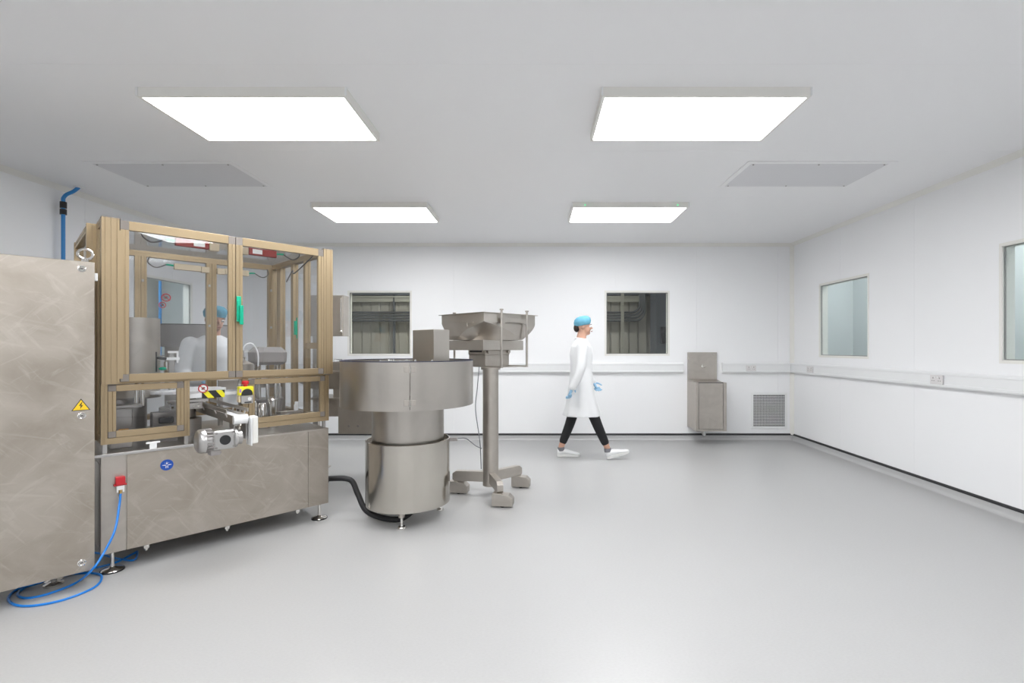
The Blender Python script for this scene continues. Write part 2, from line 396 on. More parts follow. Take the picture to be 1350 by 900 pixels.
socket((XR-0.0535, 6.72, 1.07), -PI/2, 'double socket on the right wall trunking beside the corner window')
socket((XR-0.0535, 4.60, 1.07), -PI/2, 'double socket on the right wall trunking between the two windows')
# egg-crate vent in the back wall
t = thing('wall_vent', 'white square egg-crate vent low on the back wall near the corner', 'vent', (3.467, YB, 0.4375))
mb = MB(); h = 0.232; e = 0.035
mb.box(-h-e, h+e, -0.012, -0.0005, h, h+e); mb.box(-h-e, h+e, -0.012, -0.0005, -h-e, -h); mb.box(-h-e, -h, -0.012, -0.0005, -h, h); mb.box(h, h+e, -0.012, -0.0005, -h, h)
mb.build('vent_frame', 'white', t, 0.002)
MB().box(-h, h, -0.002, -0.0005, -h, h).build('vent_backing', mat('vent_dark', (0.10, 0.10, 0.11), 0.8), t)
mb = MB()
for k in range(1, 20):
    p = -h+2*h*k/20; mb.box(p-0.0013, p+0.0013, -0.008, -0.003, -h, h)
    mb.box(-h, h, -0.011, -0.003, p-0.0032, p+0.0032)
tag(mb.build('grille_core', 'white', t), kind='stuff')

# ------------------------------------------------------------ rooms seen through the windows
# corridor on the right
def shell(name, x0, x1, y0, y1, z0, z1, m, open_side):
    mb = MB(); k = 0.05
    if open_side != 'x0': mb.box(x0-k, x0, y0, y1, z0, z1)
    if open_side != 'x1': mb.box(x1, x1+k, y0, y1, z0, z1)
    if open_side != 'y0': mb.box(x0, x1, y0-k, y0, z0, z1)
    if open_side != 'y1': mb.box(x0, x1, y1, y1+k, z0, z1)
    mb.box(x0, x1, y0, y1, z0-k, z0); mb.box(x0, x1, y0, y1, z1, z1+k)
    return struct(name, mb, m)
shell('wall_corridor_right', XR+0.11, XR+0.95, 1.5, 7.36, 0, H, 'corridor', 'x0')
shell('wall_corridor_left', XL-1.6, XL-0.11, 2.5, 7.9, 0, H, 'corridor', 'x1')
def fill_lamp(x, y, z, size, s, label, col=LAMP_COL):  # unseen lamp added to brighten a room beyond the windows
    t = thing('fill_lamp', label, 'light', (x, y, z-0.002))
    MB().box(-size[0]/2, size[0]/2, -size[1]/2, size[1]/2, -0.03, 0).build('lamp_housing', 'white', t)
    MB().box(-size[0]/2+0.02, size[0]/2-0.02, -size[1]/2+0.02, size[1]/2-0.02, -0.035, -0.03).build('diffuser', emit('fill_glow', col, s), t)
fill_lamp(XR+0.50, 6.3, H, (0.3, 0.6), 24, 'added fill light inside the corridor beyond the window nearest the corner')  # three added lamps spread light along the corridor
fill_lamp(XR+0.50, 4.4, H, (0.3, 0.6), 24, 'added fill light inside the corridor between the two right wall windows')
fill_lamp(XR+0.50, 2.5, H, (0.3, 0.6), 24, 'added fill light inside the corridor beyond the nearer right wall window')
fill_lamp(XL-0.9, 5.2, H, (0.6, 1.2), 20, 'added fill light in the room beyond the left wall window')  # added lamp, lights the view through the left window
o = MB().tube(bez([(XL-0.5, 6.6, 2.88), (XL-0.5, 6.6, 0.02)], 2), 0.018, 12).build('air_pipe', 'blue_pipe', None, smooth=True)
tag(o, 'blue air pipe seen through the left wall window', 'pipe')
# warehouse behind the back wall
WY = 10.4
wb = struct('wall_warehouse', MB().box(-6, 5, WY+0.05, WY+0.12, 0, 4).box(-6, 5, YB+0.15, WY+0.05, 3.95, 4.0).box(-6, 5, YB+0.15, WY+0.05, -0.05, -0.001).box(-6.05, -6, YB+0.15, WY+0.05, 0, 4).box(5, 5.05, YB+0.15, WY+0.05, 0, 4), 'cladding')
pn = None
for k in range(52):
    x = -5.6+0.195*k
    if x > 2.3: break
    if pn is None:
        pn = MB().rings([[(0, 0.05, z), (0.004, 0, z), (0.16, 0, z), (0.168, 0.02, z), (0.187, 0.02, z), (0.191, 0.05, z)] for z in (0, 3.9)]).build('cladding_sheet', 'cladding', wb)
        pn.location = (x, WY, 0)
    else: share(pn, wb, (x, WY, 0))
o = MB().box(2.42, 3.6, WY-0.6, WY-0.1, 0, 3.9).build('steel_column', 'bluegrey'); tag(o, 'dark blue grey steel pier at the right of the right back window', 'column')
o = MB().box(-5.5, 2.4, WY-0.09, WY-0.01, 2.33, 2.43).box(-5.5, 2.4, WY-0.11, WY-0.09, 2.42, 2.45).build('wall_rail', 'purlin'); tag(o, 'pale horizontal sheeting rail high behind the back windows', 'rail')
o = MB().box(-5.5, 2.4, WY-0.1, WY-0.01, 2.47, 2.56).box(-5.5, 2.4, WY-0.1, WY-0.01, 2.60, 2.95).build('roof_beam', 'bluegrey'); tag(o, 'dark steel beam above the rail behind the back windows', 'beam')
for k in range(4):
    z = 1.93+0.055*k; x1 = 2.28-0.03*k
    o = MB().tube([(-5.5, WY-0.2, z)]+[(x1-0.2+0.2*math.sin(q), WY-0.2, z+0.2*(1-math.cos(q))) for q in [PI/2*i/8 for i in range(9)]]+[(x1, WY-0.2, 3.9)], 0.024, 8).build('cable_duct', 'duct', None, smooth=True)
    tag(o, ['lowest','second lowest','second highest','highest'][k]+' of four dark grey ducts behind the back windows, bending upward at right', 'duct', 'warehouse ducts')
mb = MB()
mb.box(-0.03, -0.02, -0.03, 0, 0, 3.9).box(0.02, 0.03, -0.03, 0, 0, 3.9).box(-0.02, 0.02, -0.004, 0, 0, 3.9)
for k in range(60): mb.box(-0.02, 0.02, -0.03, -0.022, 0.03+k*0.065, 0.062+k*0.065)
o = mb.build('slotted_channel', 'purlin'); o.location = (1.80, WY-0.3, 0); tag(o, 'slotted galvanised upright channel seen through the right back window', 'channel')
o = MB().box(-2.97, -2.94, WY-0.1, WY-0.02, 0, 2.9).build('conduit', 'duct'); tag(o, 'thin dark conduit on the cladding seen through the left back window', 'conduit')
o = MB().box(2.0+0.5, 2.0+0.68, WY-0.72, WY-0.6, 1.45, 1.78).build('junction_box', 'blackp', None, 0.01); tag(o, 'black box on the steel pier seen through the right back window', 'box')
fill_lamp(-1.0, 8.3, 3.95, (3.0, 0.5), 26, 'long added fill lamp over the warehouse beyond the back wall', (1.0, 0.95, 0.85, 1))  # added lamp, brightens the cladding behind the back windows

# ------------------------------------------------------------ wash unit on the back wall
t = thing('wash_unit', 'small stainless steel wash basin unit with splashback on the back wall', 'basin', (2.258, YB, 0))
D = 0.41; W = 0.425
MB().box(0, W, -D+0.02, -0.0005, 0.2, 0.88).build('cabinet_body', 'steel2', t, 0.003)
mb = MB(); mb.box(0, 0.03, -D, -D+0.02, 0.2, 0.88).box(W-0.045, W, -D, -D+0.02, 0.2, 0.88).box(0.03, W-0.045, -D, -D+0.02, 0.2, 0.225); mb.build('door_surround', 'steel2', t, 0.0015)
MB().box(0.030, W-0.045, -D+0.012, -D+0.0195, 0.225, 0.88).build('door_gap_shade', 'blackp', t)  # black strip stands in for the shade in the gap round the door
MB().box(0.035, W-0.050, -D-0.002, -D+0.016, 0.23, 0.872).build('door', 'steel2', t, 0.002)
MB().box(0, W, -0.045, -0.0005, 0.88, 1.30).build('splashback', 'steel2', t, 0.003)
MB().rings([[(0.01, -0.045, 0.875), (W-0.01, -0.045, 0.875), (W-0.01, -0.045, 0.905), (0.01, -0.045, 0.905)], [(0.04, -D+0.02, 0.875), (W-0.04, -D+0.02, 0.875), (W-0.04, -D+0.02, 0.882), (0.04, -D+0.02, 0.882)]]).build('basin_rim', 'steel', t)
mb = MB(); mb.cyl((0.2, -0.045, 1.1), (0.2, -0.075, 1.1), 0.018); mb.tube(bez([(0.2, -0.07, 1.1), (0.2, -0.13, 1.105), (0.2, -0.16, 1.085)], 4), 0.009); mb.tube([(0.2, -0.07, 1.1), (0.26, -0.075, 1.095)], 0.007)
mb.build('tap', 'chrome', t, smooth=True)
MB().cyl((0.375, -0.045, 1.27), (0.375, -0.05, 1.27), 0.008).build('stud', 'chrome', t)
MB().cyl((0.22, -0.1, 0.2), (0.22, -0.1, 0.13), 0.022).tube(bez([(0.22, -0.1, 0.14), (0.22, -0.1, 0.10), (0.22, -0.06, 0.10), (0.22, -0.03, 0.11)], 5), 0.02).build('waste_pipe', 'white', t, smooth=True)

# blue compressed-air drop on the left wall
t = thing('air_drop_pipe', 'blue air pipe dropping from the ceiling down the left wall above the cabinet', 'pipe', (XL+0.06, 4.66, 0))
MB().tube(bez([(0, 0, 0.4), (0, 0, 1.2), (0, 0, 2.0), (0, 0, 2.68), (0.01, 0.0, 2.80), (0.07, 0.03, 2.86), (0.10, 0.05, 2.905)], 6), 0.016, 12).build('pipe', 'blue_pipe', t, smooth=True)
MB().cyl((0, 0, 2.69), (0, 0, 2.75), 0.026).build('fitting', 'blackp', t, smooth=True)
MB().cyl((0, 0, 2.63), (0, 0, 2.68), 0.026).build('fitting', 'blackp', t, smooth=True)
MB().cyl((0.10, 0.05, 2.899), (0.10, 0.05, 2.9095), 0.04, 20).build('ceiling_collar', 'white', t, smooth=True)
for z in (0.6, 1.4, 2.2): MB().box(-0.058, 0.0, -0.012, 0.012, z-0.012, z+0.012).build('pipe_clip', 'white', t)

# ------------------------------------------------------------ the assembly machine
AX, AY, RZ = -2.598, 2.943, math.atan2(0.7302, 0.6833)
mc = thing('assembly_machine', 'large glazed stainless assembly machine with bronze aluminium frame and motor on front', 'machine', (AX, AY, 0), RZ)
U = Vector((0.6833, 0.7302, 0)); V = Vector((-0.7302, 0.6833, 0))
def wl(s, t_, z=0): return Vector((AX, AY, 0))+U*s+V*t_+Vector((0, 0, z))
W_, D_ = 1.376, 1.15
BZ0, BZ1 = 0.125, 0.715
MB().box(0.003, W_-0.003, 0.006, D_-0.01, BZ0+0.004, BZ1).build('base_cabinet', 'steel2', mc, 0.003)
MB().box(0, 0.118, 0, 0.006, BZ0, BZ1).build('narrow_panel', 'steel2', mc, 0.001)
MB().box(0.121, 1.216, -0.001, 0.006, BZ0, BZ1).build('front_panel', 'streak', mc, 0.001)
MB().box(1.218, W_, -0.001, 0.006, BZ0, BZ1).build('front_panel', 'streak', mc, 0.001)
MB().box(W_-0.004, W_, 0.01, D_-0.02, BZ0, BZ1).build('side_panel', 'steel2', mc, 0.001)
MB().box(0, 0.004, 0.03, D_-0.02, BZ0, BZ1-0.06).build('side_panel', 'steel2', mc, 0.001)
MB().box(-0.035, W_, -0.004, D_, BZ1, 0.728).build('deck_plate', 'steel', mc, 0.002)
MB().box(-0.045, 0.60, -0.016, -0.004, 0.712, 0.730).build('front_lip', 'alu', mc, 0.003)
for s in (0.218, 0.665, 1.14):
    MB().box(s-0.014, s+0.014, 0.0, 0.02, BZ0-0.02, BZ0).cyl((s, 0.01, BZ0-0.02), (s, 0.01, BZ0-0.034), 0.008, 8).build('panel_lug', 'chrome', mc)
for s, q in ((0.058, 0.051), (W_-0.05, 0.05), (0.058, D_-0.06), (W_-0.05, D_-0.06)):
    f = MB().lathe([(0.058, 0.0), (0.058, 0.006), (0.05, 0.014), (0.02, 0.022), (0.013, 0.03), (0.011, 0.05), (0.011, BZ0+0.01)], 28, Matrix.Translation((s, q, 0))).build('levelling_foot', 'chrome', mc, smooth=True)
    MB().lathe([(0.060, 0.0002), (0.0605, 0.008)], 28, Matrix.Translation((s, q, 0))).build('rubber_pad', 'black', f)
# aluminium profiles with T-slot grooves
def prof_poly(w_, d_, nx, ny, g=0.005, dp=0.0035):
    P = []
    def side(a, b, n_, nrm):
        a, b = Vector(a), Vector(b); L = (b-a).length; t_ = (b-a)/L; out = [a]
        for k in range(n_):
            c = L*(k+0.5)/n_
            out += [a+t_*(c-g/2), a+t_*(c-g/2)-nrm*dp, a+t_*(c+g/2)-nrm*dp, a+t_*(c+g/2)]
        return out
    P += side((0, 0), (w_, 0), nx, Vector((0, -1))); P += side((w_, 0), (w_, d_), ny, Vector((1, 0)))
    P += side((w_, d_), (0, d_), nx, Vector((0, 1))); P += side((0, d_), (0, 0), ny, Vector((-1, 0)))
    return [tuple(p) for p in P]
def post(s0, q0, w_, d_, z0, z1, nx=1, ny=1, name='post', m='gold', par=None):
    return MB().prism([(s0+x, q0+y) for x, y in prof_poly(w_, d_, nx, ny)], z0, z1).build(name, m, par or mc)
def hrail(axis, a0, a1, b0, c0, w_=0.045, h_=0.045, name='rail', par=None, grooves=True):
    """horizontal profile: axis 's' runs along the front, 't' runs back. b0 = other coordinate, c0 = bottom z"""
    poly = prof_poly(w_, h_, 1, 1, 0.005, 0.0035) if grooves else [(0, 0), (w_, 0), (w_, h_), (0, h_)]
    if axis == 's': rs = [[(a, b0+x, c0+y) for x, y in poly] for a in (a0, a1)]
    else: rs = [[(b0+x, a, c0+y) for x, y in poly] for a in (a0, a1)]
    return MB().rings(rs).build(name, 'gold', par or mc)
Z0, ZM, ZT = 0.785, 1.15, 2.15
# front uprights
post(0.0, -0.028, 0.083, 0.06, ZM, ZT, 3, 2); post(1.327, -0.028, 0.073, 0.06, ZM+0.01, ZT, 2, 2)
MB().box(0.0, 0.09, -0.028, 0.032, ZT, ZT+0.006).build('post_cap', 'corner', mc); MB().box(1.327, 1.4, -0.028, 0.032, ZT, ZT+0.006).build('post_cap', 'corner', mc)
post(0.0, 0.0, 0.030, 0.045, Z0, ZM, 1, 1); post(1.350, 0.0, 0.03, 0.045, Z0, ZM, 1, 1)
post(0.415, 0.0, 0.030, 0.045, Z0, ZM, 1, 1); post(0.762, 0.0, 0.034, 0.045, Z0, ZM, 1, 1)
hrail('s', 0.083, 1.327, 0.03, ZT-0.045); hrail('s', 0.03, 1.35, 0.02, ZM-0.004, 0.045, 0.035)
hrail('s', 0.03, 0.415, 0.0, Z0, 0.045, 0.036, grooves=False); hrail('s', 0.796, 1.35, 0.0, Z0, 0.045, 0.036, grooves=False)
# upper doors
def door(s0, s1, z0, z1, q, st=0.045, sides='', name='door', tr=0.055, br=0.045, th=0.03):
    mb = MB()
    mb.prism([(s0+x, q+y) for x, y in prof_poly(st, th, 1, 1)], z0+br, z1-tr); mb.prism([(s1-st+x, q+y) for x, y in prof_poly(st, th, 1, 1)], z0+br, z1-tr)
    mb.box(s0+st, s1-st, q, q+th, z0, z0+br); mb.box(s0+st, s1-st, q, q+th, z1-tr, z1)
    d = mb.build(name, 'gold', mc, 0.0015)
    for a in (s0, s1-st):
        MB().box(a, a+st, q+0.001, q+th, z0, z0+br).build('corner_block', 'corner', d, 0.002)
        MB().box(a, a+st, q+0.001, q+th, z1-tr, z1).build('corner_block', 'corner', d, 0.002)
    MB().box(s0+st-0.004, s1-st+0.004, q+th*0.4, q+th*0.4+0.005, z0+br-0.004, z1-tr+0.004).build('pane', 'glass', d)
    return d
d1 = door(0.086, 0.706, ZM+0.012, ZT-0.005, -0.03, 0.042)
MB().box(0.072, 0.098, -0.0322, -0.0285, ZM+0.03, ZT-0.07).build('hinge_strip', 'gold', d1)
d2 = door(0.710, 1.325, ZM+0.012, ZT-0.005, -0.03, 0.042)
mb = MB(); mb.box(0.710, 0.740, -0.042, -0.0305, 1.62, 1.73); mb.box(0.707, 0.725, -0.060, -0.042, 1.55, 1.70); mb.box(0.722, 0.745, -0.075, -0.056, 1.53, 1.665); mb.build('handle', 'green', d2, 0.004)
# lower window frames
for s0, s1 in ((0.032, 0.413), (0.799, 1.348)):
    door(s0, s1, 0.823, 1.142, -0.004, 0.038, name='window_frame', tr=0.038, br=0.038, th=0.03)
# left side: door frame set proud, posts
post(-0.045, 0.235, 0.048, 0.05, Z0, ZT, 1, 1); post(-0.045, 1.07, 0.045, 0.05, Z0, ZT, 1, 1); post(0.0, 0.16, 0.035, 0.07, Z0, ZT-0.02, 1, 2)
hrail('t', 0.032, 0.235, 0.0, ZT-0.045); hrail('t', 0.285, 1.07, -0.04, ZT-0.045); hrail('t', 0.285, 1.07, -0.04, Z0); hrail('t', 0.04, 0.235, 0.0, Z0); hrail('t', 0.285, 1.07, -0.04, ZM-0.02)
MB().box(0.004, 0.009, 0.035, 0.16, Z0+0.045, ZT-0.045).build('side_pane', 'glass', mc); MB().box(-0.02, -0.015, 0.285, 1.07, Z0+0.045, ZT-0.045).build('side_pane', 'glass', mc)
# rear: three double uprights, rails, panes
for s in (0.0, 0.31, 0.80, 1.30):
    post(s, D_-0.045, 0.038, 0.045, Z0, ZT-0.045, 1, 1); post(s+0.04, D_-0.045, 0.036, 0.045, Z0, ZT-0.045, 1, 1)
hrail('s', 0.0, W_, D_-0.045, ZT-0.045, 0.05, 0.045); hrail('s', 0.0, W_, D_-0.045, Z0)
for s0, s1 in ((0.076, 0.31), (0.386, 0.80), (0.876, 1.30)): MB().box(s0, s1, D_-0.025, D_-0.020, Z0+0.045, ZT-0.045).build('rear_pane', 'glass', mc)
# right side
hrail('t', 0.032, D_-0.045, W_-0.045, ZT-0.045, 0.045, 0.045); hrail('t', 0.045, D_-0.045, W_-0.045, Z0)
for q, wd in ((0.34, 0.04), (0.60, 0.05), (0.90, 0.04), (0.945, 0.04)): post(W_-0.045, q, 0.045, wd, Z0, ZT-0.045, 1, 1)
hrail('t', 0.045, 0.34, W_-0.04, 1.36, 0.035, 0.05, grooves=False)
for q0, q1 in ((0.045, 0.34), (0.38, 0.60), (0.65, 0.90), (0.985, D_-0.045)): MB().box(W_-0.022, W_-0.017, q0, q1, Z0+0.045, ZT-0.045).build('side_pane', 'glass', mc)
MB().box(W_-0.05, W_-0.046, 0.5, 0.515, 1.45, 1.63).box(W_-0.07, W_-0.05, 0.5, 0.52, 1.48, 1.60).build('rear_handle', 'green', mc)
MB().box(0.0, W_, 0.03, D_-0.02, ZT-0.0005, ZT+0.0045).build('roof_pane', 'glass', mc)
for q in (0.045, 0.34, 0.8, 1.3):
    for z in (1.9, 1.55): MB().box(q+0.012, q+0.026, D_-0.058, D_-0.045, z, z+0.02).build('clip', 'alu', mc)
# safety switches with cables
def switch(s0, q, z, body, flip=False, tagw=True):
    g = -1 if flip else 1
    L = 0.19; a = MB().box(min(s0, s0+g*L), max(s0, s0+g*L), q, q+0.03, z, z+0.05).build('safety_switch', body, mc, 0.003)
    if tagw: MB().box(min(s0+g*0.1, s0+g*0.165), max(s0+g*0.1, s0+g*0.165), q-0.001, q, z+0.01, z+0.043).build('white_sticker', 'white', a)
    x0, x1 = sorted((s0+g*(L+0.002), s0+g*(L+0.06))); MB().box(x0, x1, q-0.004, q+0.035, z-0.005, z+0.045).build('actuator', 'beige', a, 0.002)
    x0 = s0-g*0.002; MB().cyl((x0, q+0.015, z+0.03), (x0-g*0.05, q+0.015, z+0.034), 0.007, 10).build('green_plug', 'green', a)
    MB().tube(bez([(x0-g*0.05, q+0.015, z+0.034), (x0-g*0.09, q+0.015, z+0.01), (x0-g*0.13, q+0.02, z+0.005), (x0-g*0.17, q+0.02, z+0.04), (x0-g*0.155, q+0.02, z+0.085)], 5), 0.0045, 8).build('switch_cable', 'dark', a, smooth=True)
switch(0.375, 0.035, 2.045, 'redsw'); switch(1.0, 0.035, 2.045, 'redsw', True)
switch(0.56, D_-0.09, 2.02, 'beige', False, False); switch(1.12, D_-0.09, 2.02, 'beige', True, False)
# stickers on the panes
def no_sign(s, q, z, R_, base='white'):
    T = Matrix.Translation((s, q, z)) @ Matrix.Rotation(PI/2, 4, 'X')
    o = MB().lathe([(R_, 0), (R_, 0.001), (0.0001, 0.0012)], 32, T).build('prohibition_sticker', base, mc)
    ring = [T @ Vector((R_*0.88*math.cos(x), R_*0.88*math.sin(x), 0.0014)) for x in [2*PI*k/32 for k in range(32)]]
    mb = MB(); mb.tube(ring, R_*0.11, 6, closed=True, flat=1.0)
    mb.tube([T @ Vector((-R_*0.62, R_*0.62, 0.002)), T @ Vector((R_*0.62, -R_*0.62, 0.002))], R_*0.08, 6); mb.build('red_ring', 'red', o)
    mb = MB(); mb.box(-R_*0.30, R_*0.12, -R_*0.28, R_*0.12, 0.0012, 0.002, T); mb.box(-R_*0.05, R_*0.34, -R_*0.05, R_*0.3, 0.0012, 0.002, T)
    mb.build('hand_symbol', 'dark', o)
no_sign(0.515, D_-0.03, 1.785, 0.034, 'glass'); no_sign(0.490, D_-0.03, 1.722, 0.026, 'glass')
no_sign(0.525, 0.02, 1.092, 0.030)
# blue disc emblem on the front panel
T = Matrix.Translation((0.321, -0.001, 0.612)) @ Matrix.Rotation(PI/2, 4, 'X')
o = MB().lathe([(0.035, 0), (0.035, 0.0015), (0.0001, 0.0016)], 36, T).build('blue_disc_sticker', 'blue_sign', mc)
mb = MB()
for pg in ([(0.004, 0.007), (0, 0.022), (-0.004, 0.007), (0, 0.003)], [(-0.005, 0.003), (-0.024, 0.002), (-0.024, -0.001), (-0.008, -0.003)], [(0.005, 0.003), (0.024, 0.002), (0.024, -0.001), (0.008, -0.003)], [(-0.002, -0.003), (-0.003, -0.020), (-0.007, -0.019), (-0.006, -0.004)], [(0.002, -0.003), (0.003, -0.020), (0.007, -0.019), (0.006, -0.004)]): mb.prism(pg, 0.0017, 0.0024, T)
mb.ball(T @ Vector((-0.009, 0.013, 0.002)), 0.0018).ball(T @ Vector((0.009, 0.013, 0.002)), 0.0018); mb.build('white_emblem', 'white', o)
# white T bracket and standoffs between base and enclosure
MB().box(0.215, 0.285, -0.01, 0.012, 0.762, 0.772).box(0.232, 0.268, -0.008, 0.012, 0.728, 0.762).build('standoff_bracket', 'white', mc, 0.001)
for s, q in ((0.01, 0.02), (0.42, 0.02), (0.77, 0.02), (1.34, 0.02), (0.01, 1.12), (1.34, 1.12), (0.7, 1.12), (-0.03, 0.25), (-0.03, 1.09)):
    MB().box(s, s+0.02, q, q+0.02, 0.728, Z0).build('standoff', 'alu', mc)
MB().box(0.0, 1.376, 0.045, 0.05, 0.728, Z0+0.01).build('clear_skirt', 'glass', mc)
# red air coupling
MB().box(0.064, 0.110, -0.035, 0, 0.536, 0.585).box(0.056, 0.118, -0.03, 0, 0.530, 0.540).build('red_coupling', 'red', mc, 0.004)
MB().box(0.070, 0.106, -0.03, 0, 0.505, 0.530).box(0.070, 0.078, -0.028, 0, 0.490, 0.505).box(0.098, 0.106, -0.028, 0, 0.490, 0.505).build('white_yoke', 'white', mc, 0.002)
MB().cyl((0.089, -0.018, 0.512), (0.089, -0.018, 0.482), 0.008).build('brass_nipple', 'brass', mc, smooth=True)

# conveyor reaching out through the front opening
CS0, CS1, CZ, CT = 0.597, 0.690, 0.935, -0.36
cv = MB().box(CS0, CS0+0.004, CT, 0.75, CZ-0.05, CZ).box(CS1-0.004, CS1, CT, 0.75, CZ-0.05, CZ).box(CS0+0.004, CS1-0.004, CT+0.05, 0.75, CZ-0.05, CZ-0.045).build('conveyor_frame', 'steel', mc)
MB().box(CS0+0.008, CS1-0.008, CT+0.02, 0.75, CZ-0.022, CZ-0.015).build('conveyor_belt', 'frost', cv)
MB().box(CS0-0.02, CS0-0.014, CT+0.06, 0.6, CZ+0.012, CZ+0.035).box(CS1+0.012, CS1+0.018, CT+0.06, 0.6, CZ+0.012, CZ+0.035).build('guide_rail', 'steel', cv)
mb = MB()
for q in (-0.25, 0.0, 0.3): mb.cyl((CS0-0.017, q, CZ+0.02), (CS0+0.0, q, CZ-0.02), 0.005, 8); mb.cyl((CS1+0.015, q, CZ+0.02), (CS1, q, CZ-0.02), 0.005, 8)
mb.build('rail_bracket', 'alu', cv)
MB().cyl((CS0+0.006, CT+0.01, CZ-0.028), (CS1-0.006, CT+0.01, CZ-0.028), 0.03, 28).build('end_roller', 'white', cv, smooth=True)
MB().box(CS1+0.01, CS1+0.05, CT-0.03, CT+0.04, CZ-0.19, CZ-0.012).build('chain_cover', 'ivory', cv, 0.008)
MB().box(CS1+0.002, CS1+0.010, CT-0.045, CT+0.055, CZ-0.20, CZ-0.02).build('side_plate', 'white', cv, 0.003)
MB().box(CS0+0.01, CS0+0.014, CT+0.0, CT+0.10, CZ-0.16, CZ-0.05).box(CS1-0.014, CS1-0.01, CT+0.0, CT+0.10, CZ-0.16, CZ-0.05).build('motor_bracket', 'alu', cv)
# gear motor: gearbox across the conveyor axis
GX, GQ, GZ = 0.545, CT+0.0, 0.795
gb = MB().box(GX-0.065, GX+0.06, GQ-0.045, GQ+0.05, GZ-0.06, GZ+0.06).build('gear_motor', 'alu', mc, 0.014, seg=3)
MB().cyl((GX, GQ-0.0455, GZ), (GX, GQ-0.052, GZ), 0.03, 28).build('black_cover', 'blackp', gb, smooth=True)
mb = MB()
for x in (-0.048, 0.048):
    for z in (-0.045, 0.045): mb.cyl((GX+x, GQ-0.045, GZ+z), (GX+x, GQ-0.053, GZ+z), 0.007, 8)
mb.build('flange_bolt', 'darksteel', gb)
MB().lathe([(0.052, 0.0), (0.06, 0.008), (0.06, 0.02), (0.045, 0.026), (0.045, 0.05), (0.035, 0.055)], 28, Matrix.Translation((GX+0.05, GQ, GZ)) @ Matrix.Rotation(PI/2, 4, 'Y')).build('output_flange', 'alu', gb, smooth=True)
mt = MB().lathe([(0.050, 0.0), (0.060, 0.01), (0.062, 0.035), (0.074, 0.040), (0.074, 0.062), (0.066, 0.076), (0.050, 0.084), (0.02, 0.086)], 28, Matrix.Translation((GX-0.06, GQ+0.005, GZ)) @ Matrix.Rotation(-PI/2, 4, 'Y')).build('motor_can', 'alu', gb, smooth=True)
mb = MB()
for k in range(18):
    a = 2*PI*k/18; T = Matrix.Translation((GX-0.100, GQ+0.005, GZ)) @ Matrix.Rotation(a, 4, 'X')
    mb.box(0.0, 0.036, -0.0022, 0.0022, 0.055, 0.076, T)
tag(mb.build('cooling_fins', 'greyp', gb), kind='stuff')
MB().box(GX-0.075, GX-0.02, GQ-0.03, GQ+0.03, GZ-0.092, GZ-0.058).cyl((GX-0.02, GQ, GZ-0.075), (GX-0.02, GQ, GZ-0.088), 0.012, 8).build('drain_foot', 'greyp', gb, 0.004)
# tiger-striped guard plate inside the opening
st = MB().box(0.52, 0.655, 0.026, 0.03, 1.025, 1.075).build('striped_plate', 'blackp', mc)
T = Matrix.Translation((0, 0.0255, 0)) @ Matrix.Rotation(PI/2, 4, 'X')
MB().prism([(0.52, 1.075), (0.553, 1.075), (0.592, 1.025), (0.555, 1.025), (0.52, 1.07)], 0, 0.001, T).prism([(0.60, 1.075), (0.636, 1.075), (0.655, 1.05), (0.655, 1.025), (0.638, 1.025)], 0, 0.001, T).build('yellow_stripes', 'yellow', st)
MB().box(0.45, 0.52, 0.03, 0.034, 1.03, 1.06).box(0.52, 0.76, 0.0305, 0.036, 1.04, 1.06).build('guard_bracket', 'frost', mc)
# emergency stop station
es = MB().box(0.722, 0.812, -0.062, -0.006, 1.035, 1.095).build('emergency_stop_box', 'yellow', mc, 0.004)
T = Matrix.Translation((0.770, -0.062, 1.0355)) @ Matrix.Rotation(PI/2, 4, 'X')
MB().prism([(-0.037, 0.0)]+[(0.036*math.cos(a), 0.008+0.036*math.sin(a)) for a in [PI*(12-k)/12 for k in range(13)]]+[(0.037, 0.0)], 0.0002, 0.0015, T).build('black_half_disc', 'blackp', es)
MB().lathe([(0.012, 0), (0.012, 0.015), (0.022, 0.018), (0.024, 0.028), (0.022, 0.038), (0.012, 0.042)], 24, Matrix.Translation((0.767, -0.034, 1.094))).build('red_mushroom_button', 'red', es, smooth=True)
MB().box(0.722, 0.735, -0.0625, -0.062, 1.055, 1.08).build('blue_sticker', mat('violet_print', (0.35, 0.2, 0.5), 0.5), es)
bx = MB().box(0.735, 0.812, -0.055, -0.001, 0.975, 1.033).build('control_block', 'alu', mc, 0.003)
MB().box(0.722, 0.734, -0.05, -0.001, 0.985, 1.033).build('side_cap', 'beige', bx, 0.002)
MB().cyl((0.787, -0.055, 1.008), (0.787, -0.062, 1.008), 0.012, 20).build('selector', 'white', bx, smooth=True)
MB().box(0.755, 0.80, -0.0565, -0.055, 0.98, 0.988).build('slot', 'blackp', bx)

# mechanisms behind the glazing
MB().lathe([(0.165, 1.02), (0.165, 1.575), (0.160, 1.575), (0.160, 1.06)], 48, Matrix.Translation((0.205, 0.50, 0))).build('drum_guard', 'steel2', mc, smooth=True)
MB().lathe([(0.09, 0.728), (0.09, 1.02), (0.17, 1.02), (0.17, 1.03)], 32, Matrix.Translation((0.205, 0.50, 0))).build('drum_pedestal', 'darksteel', mc, smooth=True)
MB().box(0.06, 0.17, 0.16, 0.30, 0.728, 0.98).box(0.06, 0.22, 0.15, 0.30, 0.98, 1.0).build('drive_housing', 'darksteel', mc, 0.004)
MB().box(0.10, 0.15, 0.158, 0.160, 0.83, 0.85).build('orange_sticker', 'orange', mc)
for s, q in ((0.20, 0.24), (0.235, 0.26)): MB().cyl((s, q, 0.98), (s, q, 1.14), 0.012).build('guide_post', 'chrome', mc, smooth=True)
